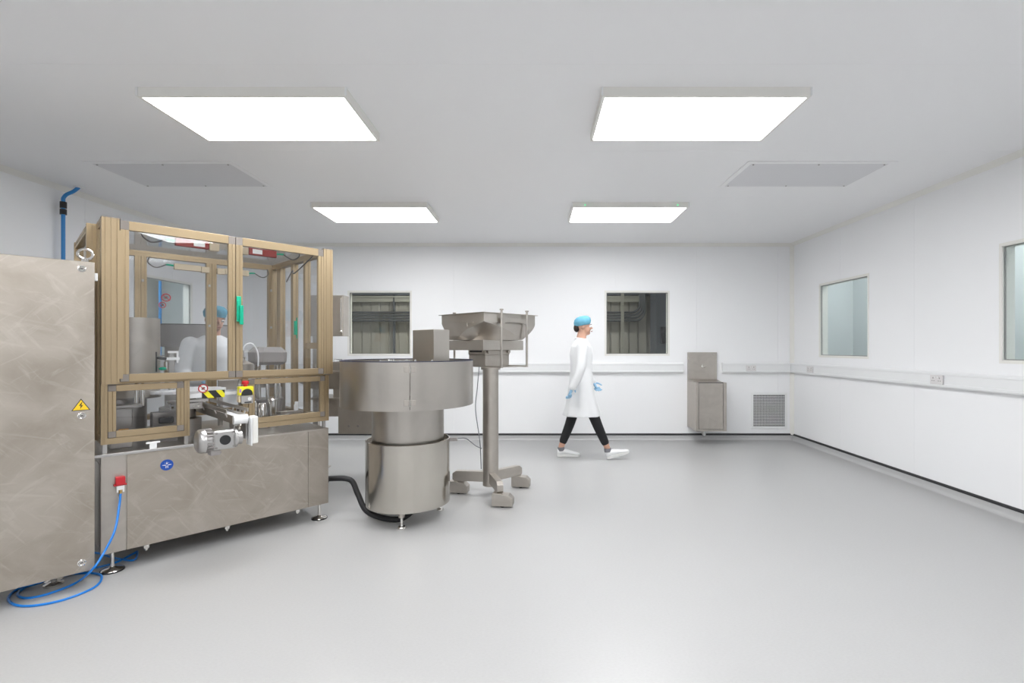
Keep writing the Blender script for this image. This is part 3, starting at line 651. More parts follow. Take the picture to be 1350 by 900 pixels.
# clear star plate
star = []
for k in range(72):
    a = 2*PI*k/72; rr = 0.245-0.018*max(0, math.sin(a*12))**2; star.append((0.52+rr*math.cos(a), 0.44+rr*math.sin(a)))
MB().prism(star, 1.045, 1.065).build('star_wheel', 'frost', mc, 0.002)
MB().lathe([(0.09, 0.728), (0.09, 0.85), (0.055, 0.86), (0.055, 1.045)], 28, Matrix.Translation((0.52, 0.44, 0))).build('star_shaft', 'darksteel', mc, smooth=True)
MB().box(0.36, 0.60, 0.20, 0.24, 0.985, 1.005).box(0.38, 0.56, 0.19, 0.235, 0.94, 0.982).build('sensor_bar', 'alu', mc, 0.002)
MB().box(0.31, 0.39, 0.16, 0.20, 0.86, 0.90).build('black_cylinder_block', 'blackp', mc, 0.008)
MB().box(0.28, 0.42, 0.21, 0.30, 0.728, 0.93).build('valve_block', 'darksteel', mc, 0.004)
mb = MB()
for k in range(6): mb.cyl((0.385+0.03*k, 0.189, 0.962), (0.385+0.03*k, 0.180, 0.962), 0.007, 8)
tag(mb.build('fastener', 'chrome', mc), kind='stuff')
# small pick arm behind the glass
MB().box(0.41, 0.44, 0.42, 0.45, 1.065, 1.33).build('arm_post', 'alu', mc, 0.002)
MB().box(0.33, 0.47, 0.41, 0.425, 1.28, 1.30).box(0.40, 0.46, 0.405, 0.42, 1.33, 1.345).box(0.452, 0.462, 0.405, 0.42, 1.26, 1.345).build('arm_bracket', 'white', mc)
MB().cyl((0.325, 0.40, 1.20), (0.325, 0.40, 1.34), 0.012).cyl((0.325, 0.40, 1.30), (0.39, 0.41, 1.29), 0.01).build('pneumatic_cylinder', 'blackp', mc, smooth=True)
MB().ball((0.37, 0.40, 1.22), 0.025, (1, 1, 0.5)).build('green_knob', 'green', mc, smooth=True)
MB().cyl((0.39, 0.40, 1.17), (0.39, 0.40, 1.27), 0.016).build('vacuum_cup', 'chrome', mc, smooth=True)
# capping head: faceted grey hood on columns
hc = (1.13, 0.62)
def ring(hx, hy, z, c): return [(hc[0]-hx, hc[1]-hy+c, z), (hc[0]-hx+c, hc[1]-hy, z), (hc[0]+hx-c, hc[1]-hy, z), (hc[0]+hx, hc[1]-hy+c, z), (hc[0]+hx, hc[1]+hy-c, z), (hc[0]+hx-c, hc[1]+hy, z), (hc[0]-hx+c, hc[1]+hy, z), (hc[0]-hx, hc[1]+hy-c, z)]
MB().rings([ring(0.095, 0.11, 1.225, 0.03), ring(0.12, 0.135, 1.25, 0.04), ring(0.125, 0.14, 1.33, 0.045), ring(0.085, 0.10, 1.375, 0.03)]).build('head_hood', 'greyp', mc, 0.003)
for k in range(8):
    a = 2*PI*(k+0.5)/8; MB().cyl((hc[0]+0.085*math.cos(a), hc[1]+0.1*math.sin(a), 0.94), (hc[0]+0.085*math.cos(a), hc[1]+0.1*math.sin(a), 1.228), 0.012).build('head_column', 'chrome', mc, smooth=True)
MB().lathe([(0.13, 0.728), (0.13, 0.76), (0.11, 0.78), (0.11, 0.92), (0.12, 0.925), (0.12, 0.94)], 32, Matrix.Translation((*hc, 0))).build('head_drum', 'darksteel', mc, smooth=True)
for s, q, r_, z1 in ((0.93, 0.36, 0.035, 0.95), (1.0, 0.34, 0.03, 0.93), (1.08, 0.36, 0.036, 0.96), (0.88, 0.45, 0.04, 0.92)):
    MB().lathe([(r_*1.4, 0.728), (r_*1.4, 0.76), (r_, 0.77), (r_, z1-0.01), (r_*0.8, z1)], 24, Matrix.Translation((s, q, 0))).build('capping_spindle', 'chrome', mc, smooth=True)
MB().lathe([(0.08, 1.18), (0.08, 1.24), (0.07, 1.245), (0.02, 1.27), (0.02, 1.29), (0.03, 1.295), (0.012, 1.30), (0.012, 1.35)], 32, Matrix.Translation((0.88, 0.42, 0))).build('dosing_cup', 'steel', mc, smooth=True)
MB().cyl((0.88, 0.42, 0.92), (0.88, 0.42, 1.18), 0.03).build('cup_stem', 'chrome', mc, smooth=True)
MB().tube(bez([(0.88, 0.42, 1.34), (0.90, 0.42, 1.39), (0.95, 0.42, 1.40), (0.99, 0.42, 1.33), (1.0, 0.44, 1.22)], 6), 0.006, 8).build('clear_tube', 'frost', mc, smooth=True)
MB().box(0.83, 0.92, 0.41, 0.425, 1.335, 1.35).build('cup_bridge', 'chrome', mc)
MB().box(0.80, 1.32, 0.75, 0.78, 1.02, 1.10).build('transfer_rail', 'steel', mc, 0.002)
MB().box(0.80, 0.83, 0.75, 0.78, 0.728, 1.02).box(1.29, 1.32, 0.75, 0.78, 0.728, 1.02).build('rail_stand', 'alu', mc)
MB().box(1.12, 1.30, 0.30, 0.36, 0.83, 0.85).box(1.2, 1.22, 0.32, 0.34, 0.728, 0.83).build('exit_plate', 'steel', mc, 0.002)
MB().cyl((1.24, 0.31, 0.85), (1.24, 0.31, 0.90), 0.012).cyl((1.26, 0.34, 0.85), (1.26, 0.34, 0.92), 0.014).build('clamp_knob', 'white', mc, smooth=True)
MB().tube(bez([(1.27, 0.02, 2.1), (1.25, 0.35, 1.99), (1.26, 0.42, 2.02), (1.24, 0.5, 1.93)], 6), 0.005, 8).build('loom_cable', 'dark', mc, smooth=True)

# ------------------------------------------------------------ electrical cabinet in the foreground
ec = thing('electrical_cabinet', 'tall smeared stainless electrical cabinet at far left beside the machine', 'cabinet', tuple(wl(-0.04, -0.141)), RZ)
CH, CB, CW, CDp = 1.861, 0.10, 1.0, 0.33
MB().box(-CW, -0.004, 0.022, CDp, CB+0.004, CH).build('cabinet_body', 'steel2', ec, 0.004)
MB().box(-CW, 0, 0, 0.020, CB, CH-0.004).build('cabinet_door', 'streak', ec, 0.003)
T0 = Matrix.Rotation(PI/2, 4, 'X')
for z in (0.155, 0.985, 1.815):
    k = MB().lathe([(0.019, 0), (0.019, 0.004), (0.014, 0.006), (0.012, 0.004), (0.0001, 0.004)], 24, Matrix.Translation((-0.055, 0, z)) @ T0).build('door_lock', 'chrome', ec, smooth=True)
    MB().box(-0.062, -0.048, -0.0055, -0.004, z-0.003, z+0.003).build('key_slot', 'dark', k)
# yellow warning triangle with flash
T = Matrix.Translation((-0.058, -0.0005, 1.037)) @ T0
o = MB().prism([(-0.040, -0.022), (0.040, -0.022), (0.0, 0.045)], 0, 0.001, T).build('warning_triangle', 'blackp', ec)
MB().prism([(-0.034, -0.0188), (0.034, -0.0188), (0.0, 0.038)], 0.001, 0.0014, T).build('yellow_field', 'warn', o)
MB().prism([(0.004, 0.026), (-0.009, 0.004), (-0.001, 0.006), (-0.004, -0.014), (0.009, 0.009), (0.001, 0.007), (0.006, 0.026)], 0.0014, 0.0018, T).build('flash_symbol', 'blackp', o)
R_ = 0.034
MB().tube([(-0.035+R_*math.cos(a)*0.95, 0.06, CH+0.012+R_+R_*math.sin(a)*0.85) for a in [2*PI*k/24 for k in range(24)]], 0.0075, 10, closed=True).cyl((-0.035, 0.06, CH), (-0.035, 0.06, CH+0.02), 0.018).build('lifting_eye', 'chrome', ec, smooth=True)
MB().box(-0.0035, 0.016, 0.028, 0.05, 1.755, 1.80).build('side_hinge', 'white', ec, 0.002)
for x in (-0.16, -CW+0.06):
    for y in (0.20, CDp-0.06): MB().lathe([(0.045, 0), (0.045, 0.01), (0.012, 0.02), (0.012, CB+0.01)], 24, Matrix.Translation((x, y, 0))).build('cabinet_foot', 'chrome', ec, smooth=True)

# blue air hose from the coupling, looping on the floor
def fp(px, py, z=0.006):
    Y = 648*(EYE-z)/(py-458); return Vector(((px-705)/648*Y, Y, z))
p0 = wl(0.089, -0.018, 0.485)
def on_t(px, py, q):
    r = (px-705)/648; O = wl(0, q); s = (r*O.y-O.x)/(U.x-r*U.y); P = O+U*s; P.z = EYE-(py-458)/648*P.y; return P
hp = [p0, on_t(157, 668, -0.05), on_t(151, 700, -0.13), on_t(137, 728, -0.16), on_t(122, 750, -0.19), fp(100, 768, 0.02), fp(62, 783), fp(33, 788), fp(24, 781), fp(45, 768), fp(80, 758), fp(120, 755), fp(134, 760), fp(124, 774), fp(85, 790), fp(45, 798), fp(20, 797), fp(11, 788), fp(22, 777), fp(45, 770, 0.012), fp(110, 752), fp(150, 742), fp(175, 730), fp(181, 727), fp(176, 738), fp(150, 735), fp(120, 728), fp(60, 735)]
o = MB().tube(bez(hp, 7), 0.0062, 10).build('air_hose', 'blue_hose', None, smooth=True)
tag(o, 'bright blue air hose coiled on the floor in front of the cabinet', 'hose')

# ------------------------------------------------------------ bowl feeder
BX, BY = -1.028, 4.0
bf = thing('bowl_feeder', 'big round stainless bowl feeder drum on a cylindrical stand, right of the machine', 'feeder', (BX, BY, 0), 0)
R_ = 0.522; zb, zt = 0.915, 1.265
# outer drum in two halves with a vertical split facing the camera-right side
def arc_wall(r0, r1, a0, a1, z0, z1, n=40):
    rs = []
    for k in range(n+1):
        a = a0+(a1-a0)*k/n; c, s = math.cos(a), math.sin(a)
        rs.append([(r0*c, r0*s, z0), (r1*c, r1*s, z0), (r1*c, r1*s, z1), (r0*c, r0*s, z1)])
    return MB().rings(rs)
asp = math.radians(-90+15.5)
arc_wall(R_-0.006, R_, asp+0.004, asp+math.radians(120), zb, zt).build('drum_shell', 'steel_bowl', bf, smooth=True)
arc_wall(R_-0.006, R_, asp+math.radians(120)+0.004, asp+2*PI-0.004, zb, zt, 60).build('drum_shell', 'steel_bowl', bf, smooth=True)
MB().lathe([(0.27, zb+0.004), (R_-0.007, zb+0.004), (R_-0.007, zb+0.010), (0.27, zb+0.010)], 56).build('drum_bottom', 'steel2', bf, smooth=True)
arc_wall(R_-0.008, R_+0.001, 0, 2*PI-0.001, zt, zt+0.006, 80).build('edge_seal', mat('navy_edging', (0.02, 0.025, 0.07), 0.4), bf, smooth=True)
for z in (1.215, 0.975):
    for sg in (-1, 1):
        a = asp+sg*0.045; c = Vector((math.cos(a), math.sin(a), 0)); T = Matrix.Translation(c*(R_+0.006)+Vector((0, 0, z))) @ Matrix.Rotation(a, 4, 'Z')
        MB().box(-0.006, 0.004, -0.017, 0.017, -0.02, 0.02, T).build('hinge_leaf', 'steel2', bf, 0.002)
    c = Vector((math.cos(asp), math.sin(asp), 0))*(R_+0.010); MB().cyl(c+Vector((0, 0, z-0.025)), c+Vector((0, 0, z+0.025)), 0.006, 10).build('hinge_pin', 'chrome', bf, smooth=True)
# inner bowl with spiral track
MB().lathe([(0.10, 1.08), (0.30, 1.04), (0.44, 1.04), (0.45, 1.06), (0.46, 1.19), (0.455, 1.19), (0.44, 1.07), (0.30, 1.05), (0.10, 1.09)], 56).build('inner_bowl', 'steel', bf, smooth=True)
sp = [(0.40*math.cos(a), 0.40*math.sin(a), 1.06+0.11*(a/(3.6*PI))) for a in [3.6*PI*k/90 for k in range(91)]]
MB().rings([[(x*1.12, y*1.12, z), (x*0.98, y*0.98, z+0.003), (x*0.98, y*0.98, z-0.003), (x*1.12, y*1.12, z-0.004)] for x, y, z in sp]).build('spiral_track', 'steel', bf, smooth=True)
for k in range(12):
    mb = MB(); a = math.radians(-80+random.uniform(-25, 30)); rr = random.uniform(0.36, 0.44); mb.cyl((rr*math.cos(a), rr*math.sin(a), 1.2), (rr*math.cos(a)+random.uniform(-.03, .03), rr*math.sin(a)+0.02, 1.275+random.uniform(0, .008)), 0.008, 8).build('tooling_pin', 'alu', bf)
MB().box(-0.1, 0.12, -0.44, -0.425, 1.18, 1.275).build('track_tooling', 'alu', bf)
MB().lathe([(0.285, 0.60), (0.285, 0.925)], 48).build('pedestal', 'steel_bowl', bf, smooth=True)
MB().lathe([(0.333, 0.125), (0.333, 0.632), (0.327, 0.637), (0.322, 0.632), (0.322, 0.14), (0.1, 0.14), (0.1, 0.13), (0.329, 0.125)], 56, cap=False).build('skirt', 'steel_pol', bf, smooth=True)
MB().lathe([(0.325, 0.60), (0.28, 0.606)], 48).build('skirt_lid', 'steel2', bf, smooth=True)
for k in range(3):
    a = math.radians(-86+120*k); x, y = 0.275*math.cos(a), 0.275*math.sin(a)
    MB().lathe([(0.024, 0.085), (0.024, 0.14)], 20, Matrix.Translation((x, y, 0))).build('leg_tube', 'steel', bf, smooth=True)
    MB().lathe([(0.033, 0), (0.033, 0.006), (0.026, 0.016), (0.012, 0.02), (0.009, 0.03), (0.009, 0.09)], 24, Matrix.Translation((x, y, 0))).build('levelling_foot', 'chrome', bf, smooth=True)
MB().box(-0.245, -0.22, -0.16, -0.13, 0.88, 0.915).build('drum_clip', 'dark', bf)
# feed chute box that dips into the bowl (belongs to the feeder)
MB().box(0, 0.155, 0, 0.30, 1.10, 1.515, Matrix.Translation((0.222, -0.08, 0)) @ Matrix.Rotation(RZ, 4, 'Z')).build('feed_chute', 'steel', bf, 0.003)
MB().box(0.005, 0.15, 0.005, 0.295, 1.515, 1.5165, Matrix.Translation((0.222, -0.08, 0)) @ Matrix.Rotation(RZ, 4, 'Z')).build('chute_lid', 'steel2', bf)
MB().box(0.01, 0.14, 0.02, 0.20, 1.04, 1.10, Matrix.Translation((0.222, -0.08, 0)) @ Matrix.Rotation(RZ, 4, 'Z')).build('chute_outlet', 'steel2', bf)

# corrugated black hose from machine to feeder
pts = [wl(W_+0.004, 0.10, 0.285), wl(W_+0.06, 0.09, 0.29), Vector((-1.52, 4.05, 0.28)), Vector((-1.44, 4.0, 0.18)), Vector((-1.35, 3.93, 0.07)), Vector((-1.2, 3.86, 0.035)), Vector((-1.05, 3.85, 0.03)), Vector((-0.98, 4.0, 0.06)), Vector((-0.98, 4.05, 0.125))]
o = MB().tube(bez(pts, 8), 0.022, 14).build('flexible_hose', 'black', None, smooth=True); tag(o, 'thick black flexible hose between machine base and bowl feeder', 'hose')
hp_ = wl(W_+0.004, 0.10, 0.285); MB().cyl(hp_, hp_+U*0.035, 0.028, 18).build('hose_cuff', 'blackp', o, smooth=True)

# ------------------------------------------------------------ hopper on a three-footed column
KX, KY = -0.413, 4.60
hs = thing('hopper_stand', 'stainless vibratory hopper on a column with three boxed feet, right of the bowl feeder', 'hopper', (KX, KY, 0), 0)
MB().lathe([(0.0735, 0.085), (0.0735, 1.18)], 40).build('column', 'steel2', hs, smooth=True)
MB().lathe([(0.09, 1.165), (0.09, 1.185)], 32).build('column_flange', 'steel2', hs, smooth=True)
for ang, L in ((174, 0.36), (43, 0.37), (-73, 0.40)):
    a = math.radians(ang); T = Matrix.Rotation(a, 4, 'Z')
    pr = [(0.05, 0.12), (L-0.02, 0.12), (L, 0.135), (L, 0.19), (L-0.035, 0.215), (0.05, 0.215)]
    mb = MB(); mb.rings([[T @ Vector((x, y, z)) for x, z in pr] for y in (-0.028, 0.028)]); lg = mb.build('leg', 'steel2', hs, 0.003)
    # boxed castor set to one side
    T2 = Matrix.Translation(T @ Vector((L-0.03, 0, 0))) @ Matrix.Rotation(math.radians(RZ*0+ang*0-8), 4, 'Z')
    pf = [(-0.06, 0.012), (0.115, 0.012), (0.12, 0.02), (0.12, 0.075), (0.085, 0.108), (0.03, 0.112), (0.02, 0.12), (-0.055, 0.12), (-0.06, 0.11)]
    mb = MB(); mb.rings([[T2 @ Vector((x, y, z)) for x, z in pf] for y in (-0.045, 0.045)]); mb.build('castor_cover', 'steel2', lg, 0.003)
    mb = MB(); mb.cyl(T2 @ Vector((0.03, -0.03, 0.035)), T2 @ Vector((0.03, 0.03, 0.035)), 0.0345, 20); mb.build('castor_wheel', 'black', lg, smooth=True)
# head, aligned with the machine: near corner at local origin
P0 = Vector((-0.449-KX, 4.34-KY, 0)); TH = Matrix.Translation(P0) @ Matrix.Rotation(RZ, 4, 'Z')
HU, HV = 0.66, 0.62
def hb_(a0, a1, b0, b1, z0, z1): return MB().box(a0, a1, b0, b1, z0, z1, TH)
hb_(0.19, 0.50, 0.20, 0.44, 1.185, 1.30).build('drive_box', 'steel2', hs, 0.004)
hb_(0.185, 0.505, 0.195, 0.445, 1.30, 1.345).build('drive_lid', 'steel2', hs, 0.006)
hb_(0.1845, 0.188, 0.24, 0.42, 1.325, 1.341).build('black_slot', 'blackp', hs)
for b in (0.22, ): 
    for a_ in (0.22, 0.48): MB().cyl(TH @ Vector((a_, 0.195, 1.33)), TH @ Vector((a_, 0.175, 1.33)), 0.016, 14).build('rubber_mount', 'steel2', hs, smooth=True)
hb_(0.08, 0.60, 0.10, 0.66, 1.345, 1.44).build('vibrating_tray', 'steel', hs, 0.004)
# hopper body: upright band and curved taper
def hr_(a0, a1, b0, b1, z, c=0.001, d=0.001):
    arc = [(a0+c*t-0.10*c*math.sin(PI*t), b0+d*(1-t)-0.10*d*math.sin(PI*t)) for t in [k/7 for k in range(8)]]
    return [TH @ Vector((x, y, z)) for x, y in arc+[(a1, b0), (a1, b1), (a0, b1)]]
R8 = [hr_(0, HU, 0, HV, 1.682), hr_(0, HU, 0, HV, 1.604), hr_(0, HU, 0, HV, 1.598, 0.02, 0.02)]
for k in range(1, 9):
    q = k/8; g_ = math.sin(q*PI/2)**0.8
    R8.append(hr_(0.01*q, HU-0.16*q**1.6, 0.02*q**2, HV-0.10*q, 1.598-0.156*q, 0.42*g_, 0.36*g_))
MB().rings(R8).build('hopper_body', 'steel', hs, smooth=True)
mb = MB(); e = 0.022
mb.box(-e, HU+e, -e, 0.004, 1.68, 1.685, TH).box(-e, HU+e, HV-0.004, HV+e, 1.68, 1.685, TH).box(-e, 0.004, 0, HV, 1.68, 1.685, TH).box(HU-0.004, HU+e, 0, HV, 1.68, 1.685, TH); mb.build('top_flange', 'steel2', hs)
# arched plate between the tie rods
rs = []
for k in range(13):
    u_ = k/12; a_ = 0.18+0.33*u_; zl = 1.575+0.035*math.sin(PI*u_)**0.6; rs.append([TH @ Vector((a_, -0.040, zl)), TH @ Vector((a_, -0.030, zl)), TH @ Vector((a_, -0.030, 1.64)), TH @ Vector((a_, -0.040, 1.64))])
MB().rings(rs).build('arched_plate', 'steel', hs, smooth=True)
hb_(-0.012, 0.0, 0.14, 0.30, 1.595, 1.603).build('latch_bar', 'steel2', hs); MB().cyl(TH @ Vector((-0.01, 0.22, 1.60)), TH @ Vector((-0.01, 0.22, 1.565)), 0.006, 8).build('latch_pin', 'steel2', hs)
for b in (-0.035, HV+0.035):
    for a_ in (0.18, 0.51):
        p = TH @ Vector((a_, b, 0)); rd = MB().cyl(p+Vector((0, 0, 1.185)), p+Vector((0, 0, 1.70)), 0.011, 12).build('tie_rod', 'steel', hs, smooth=True)
        MB().lathe([(0.006, 1.70), (0.01, 1.705), (0.018, 1.712), (0.018, 1.72), (0.008, 1.722)], 12, Matrix.Translation(p)).build('knob', 'steel2', rd, smooth=True)
    hb_(0.18, 0.51, b-0.004, b+0.004, 1.19, 1.20).build('tie_bar', 'steel2', hs); hb_(0.18, 0.51, b-0.004, b+0.004, 1.60, 1.635).build('tie_bar', 'steel2', hs)
hb_(0.19, 0.20, -0.035, HV+0.035, 1.185, 1.20).build('tie_bar', 'steel2', hs); hb_(0.49, 0.50, -0.035, HV+0.035, 1.185, 1.20).build('tie_bar', 'steel2', hs)
# grey cables
cb = mat('grey_cable', (0.2, 0.21, 0.23), 0.5)
MB().tube(bez([(-0.10, -0.06, 1.19), (-0.115, -0.08, 1.0), (-0.13, -0.09, 0.8), (-0.09, -0.085, 0.5), (-0.082, -0.06, 0.25)], 6), 0.004, 8).build('hanging_cable', cb, hs, smooth=True)
o = MB().tube(bez([(BX+0.325, 4.12, 0.60), (-0.62, 4.15, 0.605), (-0.58, 4.2, 0.59), (-0.52, 4.35, 0.50), (-0.49, 4.535, 0.44)], 6), 0.004, 8).build('link_cable', cb, None, smooth=True); tag(o, 'thin grey cable linking bowl feeder and hopper column', 'cable')
MB().box(BX+0.315, BX+0.38, 4.105, 4.135, 0.588, 0.615).build('cable_plug', 'greyp', o, 0.003)

# ------------------------------------------------------------ equipment behind the machine
# cap elevator / bins to the right rear
bn = thing('parts_bin_feeder', 'low stainless parts bin feeder with lidded tray, behind the machine left of the bowl', 'feeder', (-1.95, 4.95, 0), 0)
MB().box(-0.03, 0.42, 0, 0.4, 0.5, 0.845).build('bin_body', 'steel2', bn, 0.004)
MB().box(-0.30, -0.03, 0.04, 0.36, 0.67, 0.845).build('feed_tray', 'steel2', bn, 0.003)
MB().box(-0.32, 0.40, -0.02, 0.42, 0.845, 0.862).build('bin_shelf', 'steel', bn, 0.002)
MB().rings([[(-0.30, 0.02, 0.95), (0.30, 0.02, 0.95), (0.30, 0.38, 0.95), (-0.30, 0.38, 0.95)], [(-0.62, -0.02, 1.12), (0.38, -0.02, 1.12), (0.38, 0.42, 1.12), (-0.62, 0.42, 1.12)]]).build('tapered_hopper', 'steel2', bn)
MB().box(-0.1, 0.30, 0.05, 0.35, 0.862, 0.95).build('hopper_neck', 'steel2', bn)
MB().box(-0.64, 0.40, -0.03, 0.43, 1.12, 1.135).build('hopper_rim', 'steel', bn, 0.002)
MB().box(-0.10, 0.16, 0.02, 0.36, 1.135, 1.225).build('lidded_box', 'steel', bn, 0.003)
MB().box(-0.105, 0.165, 0.015, 0.365, 1.215, 1.225).build('box_lid', 'steel2', bn, 0.002)
MB().tube([(-0.08, 0.02, 1.225), (-0.08, 0.02, 1.25), (0.0, 0.02, 1.25), (0.0, 0.02, 1.225)], 0.004, 8).build('lid_handle', 'chrome', bn)
MB().box(0.06, 0.07, 0.01, 0.02, 1.16, 1.21).box(0.045, 0.07, 0.008, 0.02, 1.20, 1.21).build('latch', 'dark', bn)
for x in (0.08, 0.17): MB().cyl((x, 0, 0.58), (x, -0.006, 0.58), 0.012, 14).build('cover_plug', 'greyp', bn, smooth=True)
for x, y in ((0.38, 0.04), (0.38, 0.36), (0.31, 0.20)): MB().box(x-0.02, x+0.02, y-0.02, y+0.02, 0.0, 0.5).build('leg', 'steel2', bn)
MB().ball((0.2, 0.1, 0.875), 0.035, (1.6, 1, 0.5)).build('white_cap_pile', 'white', bn, smooth=True)
# vented control box on a pole
vb = thing('control_box', 'stainless control box with louvred front, behind the machine at left of the back window', 'box', (-2.18, 5.45, 0), 0)
MB().box(-0.32, 0.06, 0, 0.16, 1.498, 1.952).build('box_body', 'steel2', vb, 0.004)
MB().box(-0.315, 0.055, -0.012, 0, 1.503, 1.947).build('box_door', 'steel', vb, 0.003)
mb = MB()
for k in range(13): mb.box(-0.10, -0.055, -0.016, -0.0115, 1.545+k*0.028, 1.557+k*0.028)
tag(mb.build('louvres', 'blackp', vb), kind='stuff')
MB().box(0.035, 0.045, -0.028, -0.012, 1.54, 1.915).build('lock_rod', 'chrome', vb, 0.002); MB().ball((0.04, -0.025, 1.545), 0.018).build('rod_knob', 'chrome', vb, smooth=True)
MB().box(-0.30, -0.24, 0.04, 0.10, 0.012, 1.498).box(-0.38, -0.17, -0.06, 0.22, 0, 0.012).build('pole', 'steel2', vb)
# second bowl feeder by the left wall
b2 = thing('bowl_feeder', 'grey drum feeder behind the machine, beside the person and left wall window', 'feeder', (-3.83, 5.5, 0), 0)
MB().lathe([(0.20, 1.38), (0.41, 1.38), (0.41, 1.61), (0.40, 1.61), (0.395, 1.42), (0.2, 1.42)], 56).build('drum_shell', 'greyp', b2, smooth=True)
MB().lathe([(0.41, 1.61), (0.42, 1.618), (0.40, 1.62)], 56, cap=False).build('drum_rim', 'dark', b2, smooth=True)
MB().lathe([(0.25, 0.7), (0.25, 1.39)], 40).build('pedestal', 'steel2', b2, smooth=True)
MB().lathe([(0.30, 0.12), (0.30, 0.72)], 40).build('skirt', 'steel', b2, smooth=True)
for k in range(3):
    a = math.radians(-90+120*k); MB().lathe([(0.035, 0), (0.035, 0.01), (0.012, 0.02), (0.012, 0.13)], 20, Matrix.Translation((0.24*math.cos(a), 0.24*math.sin(a), 0))).build('levelling_foot', 'chrome', b2, smooth=True)

# ------------------------------------------------------------ people
def limb(mb, pts, rr, n=14, flat=1.0):
    """tapered limb with rounded ends"""
    mb.tube(bez(pts, 4), [rr[min(int(i/4), len(rr)-2)]*(1-(i/4-min(int(i/4), len(rr)-2)))+rr[min(int(i/4), len(rr)-2)+1]*(i/4-min(int(i/4), len(rr)-2)) for i in range(4*(len(pts)-1)+1)], n, flat=flat)
    mb.ball(pts[0], rr[0]*0.98); mb.ball(pts[-1], rr[-1]*0.98)
def remesh(o, vox, sm=4):
    m_ = o.modifiers.new('remesh', 'REMESH'); m_.mode = 'VOXEL'; m_.voxel_size = vox; m_.use_smooth_shade = True
    s_ = o.modifiers.new('smooth', 'SMOOTH'); s_.iterations = sm; s_.factor = 0.5
def ell(cx, cy, z, rx, ry, n=24, ph=0): return [(cx+rx*math.cos(2*PI*i/n), cy+ry*math.sin(2*PI*i/n), z) for i in range(n)]
def hand(mb, w_, fwd, down, side, sc=1.0):
    """palm, four curled fingers and a side thumb; w_ wrist, down = finger direction, fwd = curl direction, side = thumb side"""
    w_, fwd, down, side = Vector(w_), Vector(fwd).normalized(), Vector(down).normalized(), Vector(side).normalized()
    mb.tube([w_, w_+down*0.04*sc, w_+down*0.09*sc], [0.026*sc, 0.036*sc, 0.034*sc], 12, flat=0.5)
    for k, (o_, L) in enumerate(((-0.030, 0.062), (-0.010, 0.076), (0.010, 0.080), (0.029, 0.072))):
        b_ = w_+down*0.085*sc+side*o_*sc
        mb.tube([b_, b_+(down*0.9+fwd*0.25)*L*0.45*sc, b_+(down*0.75+fwd*0.45)*L*0.78*sc, b_+(down*0.6+fwd*0.62)*L*sc], [0.0098*sc, 0.009*sc, 0.008*sc, 0.0065*sc], 8)
    b_ = w_+down*0.025*sc+side*0.028*sc
    mb.tube([b_, b_+(side*0.7+down*0.5+fwd*0.3)*0.035*sc, b_+(side*0.6+down*0.8+fwd*0.5)*0.062*sc], [0.013*sc, 0.0105*sc, 0.008*sc], 8)
def head_parts(root, cx, cy, cz, yaw, lean=0.0):
    """cz = centre of the skull; face looks along +x turned by yaw"""
    T = Matrix.Translation((cx, cy, cz)) @ Matrix.Rotation(yaw, 4, 'Z') @ Matrix.Rotation(lean, 4, 'Y')
    for sy in (-1, 1):
        e_ = MB().ball(T @ Vector((0.082, sy*0.032, -0.005)), 0.013).build('eye', 'eyew', root, smooth=True)
        MB().ball(T @ Vector((0.0925, sy*0.032, -0.005)), 0.0055).build('iris', 'hair', e_, smooth=True)
        MB().tube([T @ Vector((0.094, sy*0.018, 0.018)), T @ Vector((0.096, sy*0.034, 0.023)), T @ Vector((0.086, sy*0.050, 0.018))], 0.0035, 6).build('eyebrow', 'hair', root)
    MB().tube([T @ Vector((0.094, -0.024, -0.064)), T @ Vector((0.104, 0, -0.062)), T @ Vector((0.094, 0.024, -0.064))], [0.003, 0.0065, 0.003], 8).build('mouth', 'lip', root, smooth=True)
    # bouffant hairnet: gathered band and puffed cap
    mb = MB(); rs = []
    for k, (z, r_) in enumerate(((0.010, 0.092), (0.028, 0.101), (0.060, 0.107), (0.092, 0.098), (0.118, 0.070), (0.128, 0.03))):
        rs.append([T @ Vector((-0.016+r_*1.0*math.cos(a)*(1+0.025*math.sin(a*9+k)), r_*0.92*math.sin(a)*(1+0.025*math.sin(a*9+k)), z-0.45*(-0.016+r_*math.cos(a))*-1*0.35)) for a in [2*PI*i/36 for i in range(36)]])
    mb.rings(rs); mb.build('hairnet', 'hairnet', root, smooth=True)
    MB().tube([T @ Vector((-0.016+0.096*math.cos(a), 0.088*math.sin(a), 0.024+0.16*(-0.016+0.096*math.cos(a)))) for a in [2*PI*i/28 for i in range(28)]], 0.006, 8, closed=True).build('elastic_band', 'hairnet', root, smooth=True)
    return T
def head_mass(mb, T, neck):
    mb.ball(T @ Vector((-0.012, 0, 0.03)), 0.092, (1.02, 0.84, 1.0), 20, T.to_3x3().to_4x4())
    mb.ball(T @ Vector((0.030, 0, -0.035)), 0.068, (0.85, 0.86, 1.15), 18, T.to_3x3().to_4x4())
    mb.ball(T @ Vector((0.055, 0, -0.085)), 0.032, (0.9, 1.05, 0.8), 14)           # chin
    mb.tube([T @ Vector((0.085, 0, 0.0)), T @ Vector((0.103, 0, -0.022)), T @ Vector((0.110, 0, -0.034))], [0.008, 0.012, 0.013], 10)   # nose
    for sy in (-1, 1): mb.ball(T @ Vector((-0.012, sy*0.080, -0.015)), 0.026, (0.65, 0.35, 1.1), 12)
    mb.tube([T @ Vector((-0.012, 0, -0.05)), neck], [0.056, 0.062], 14)

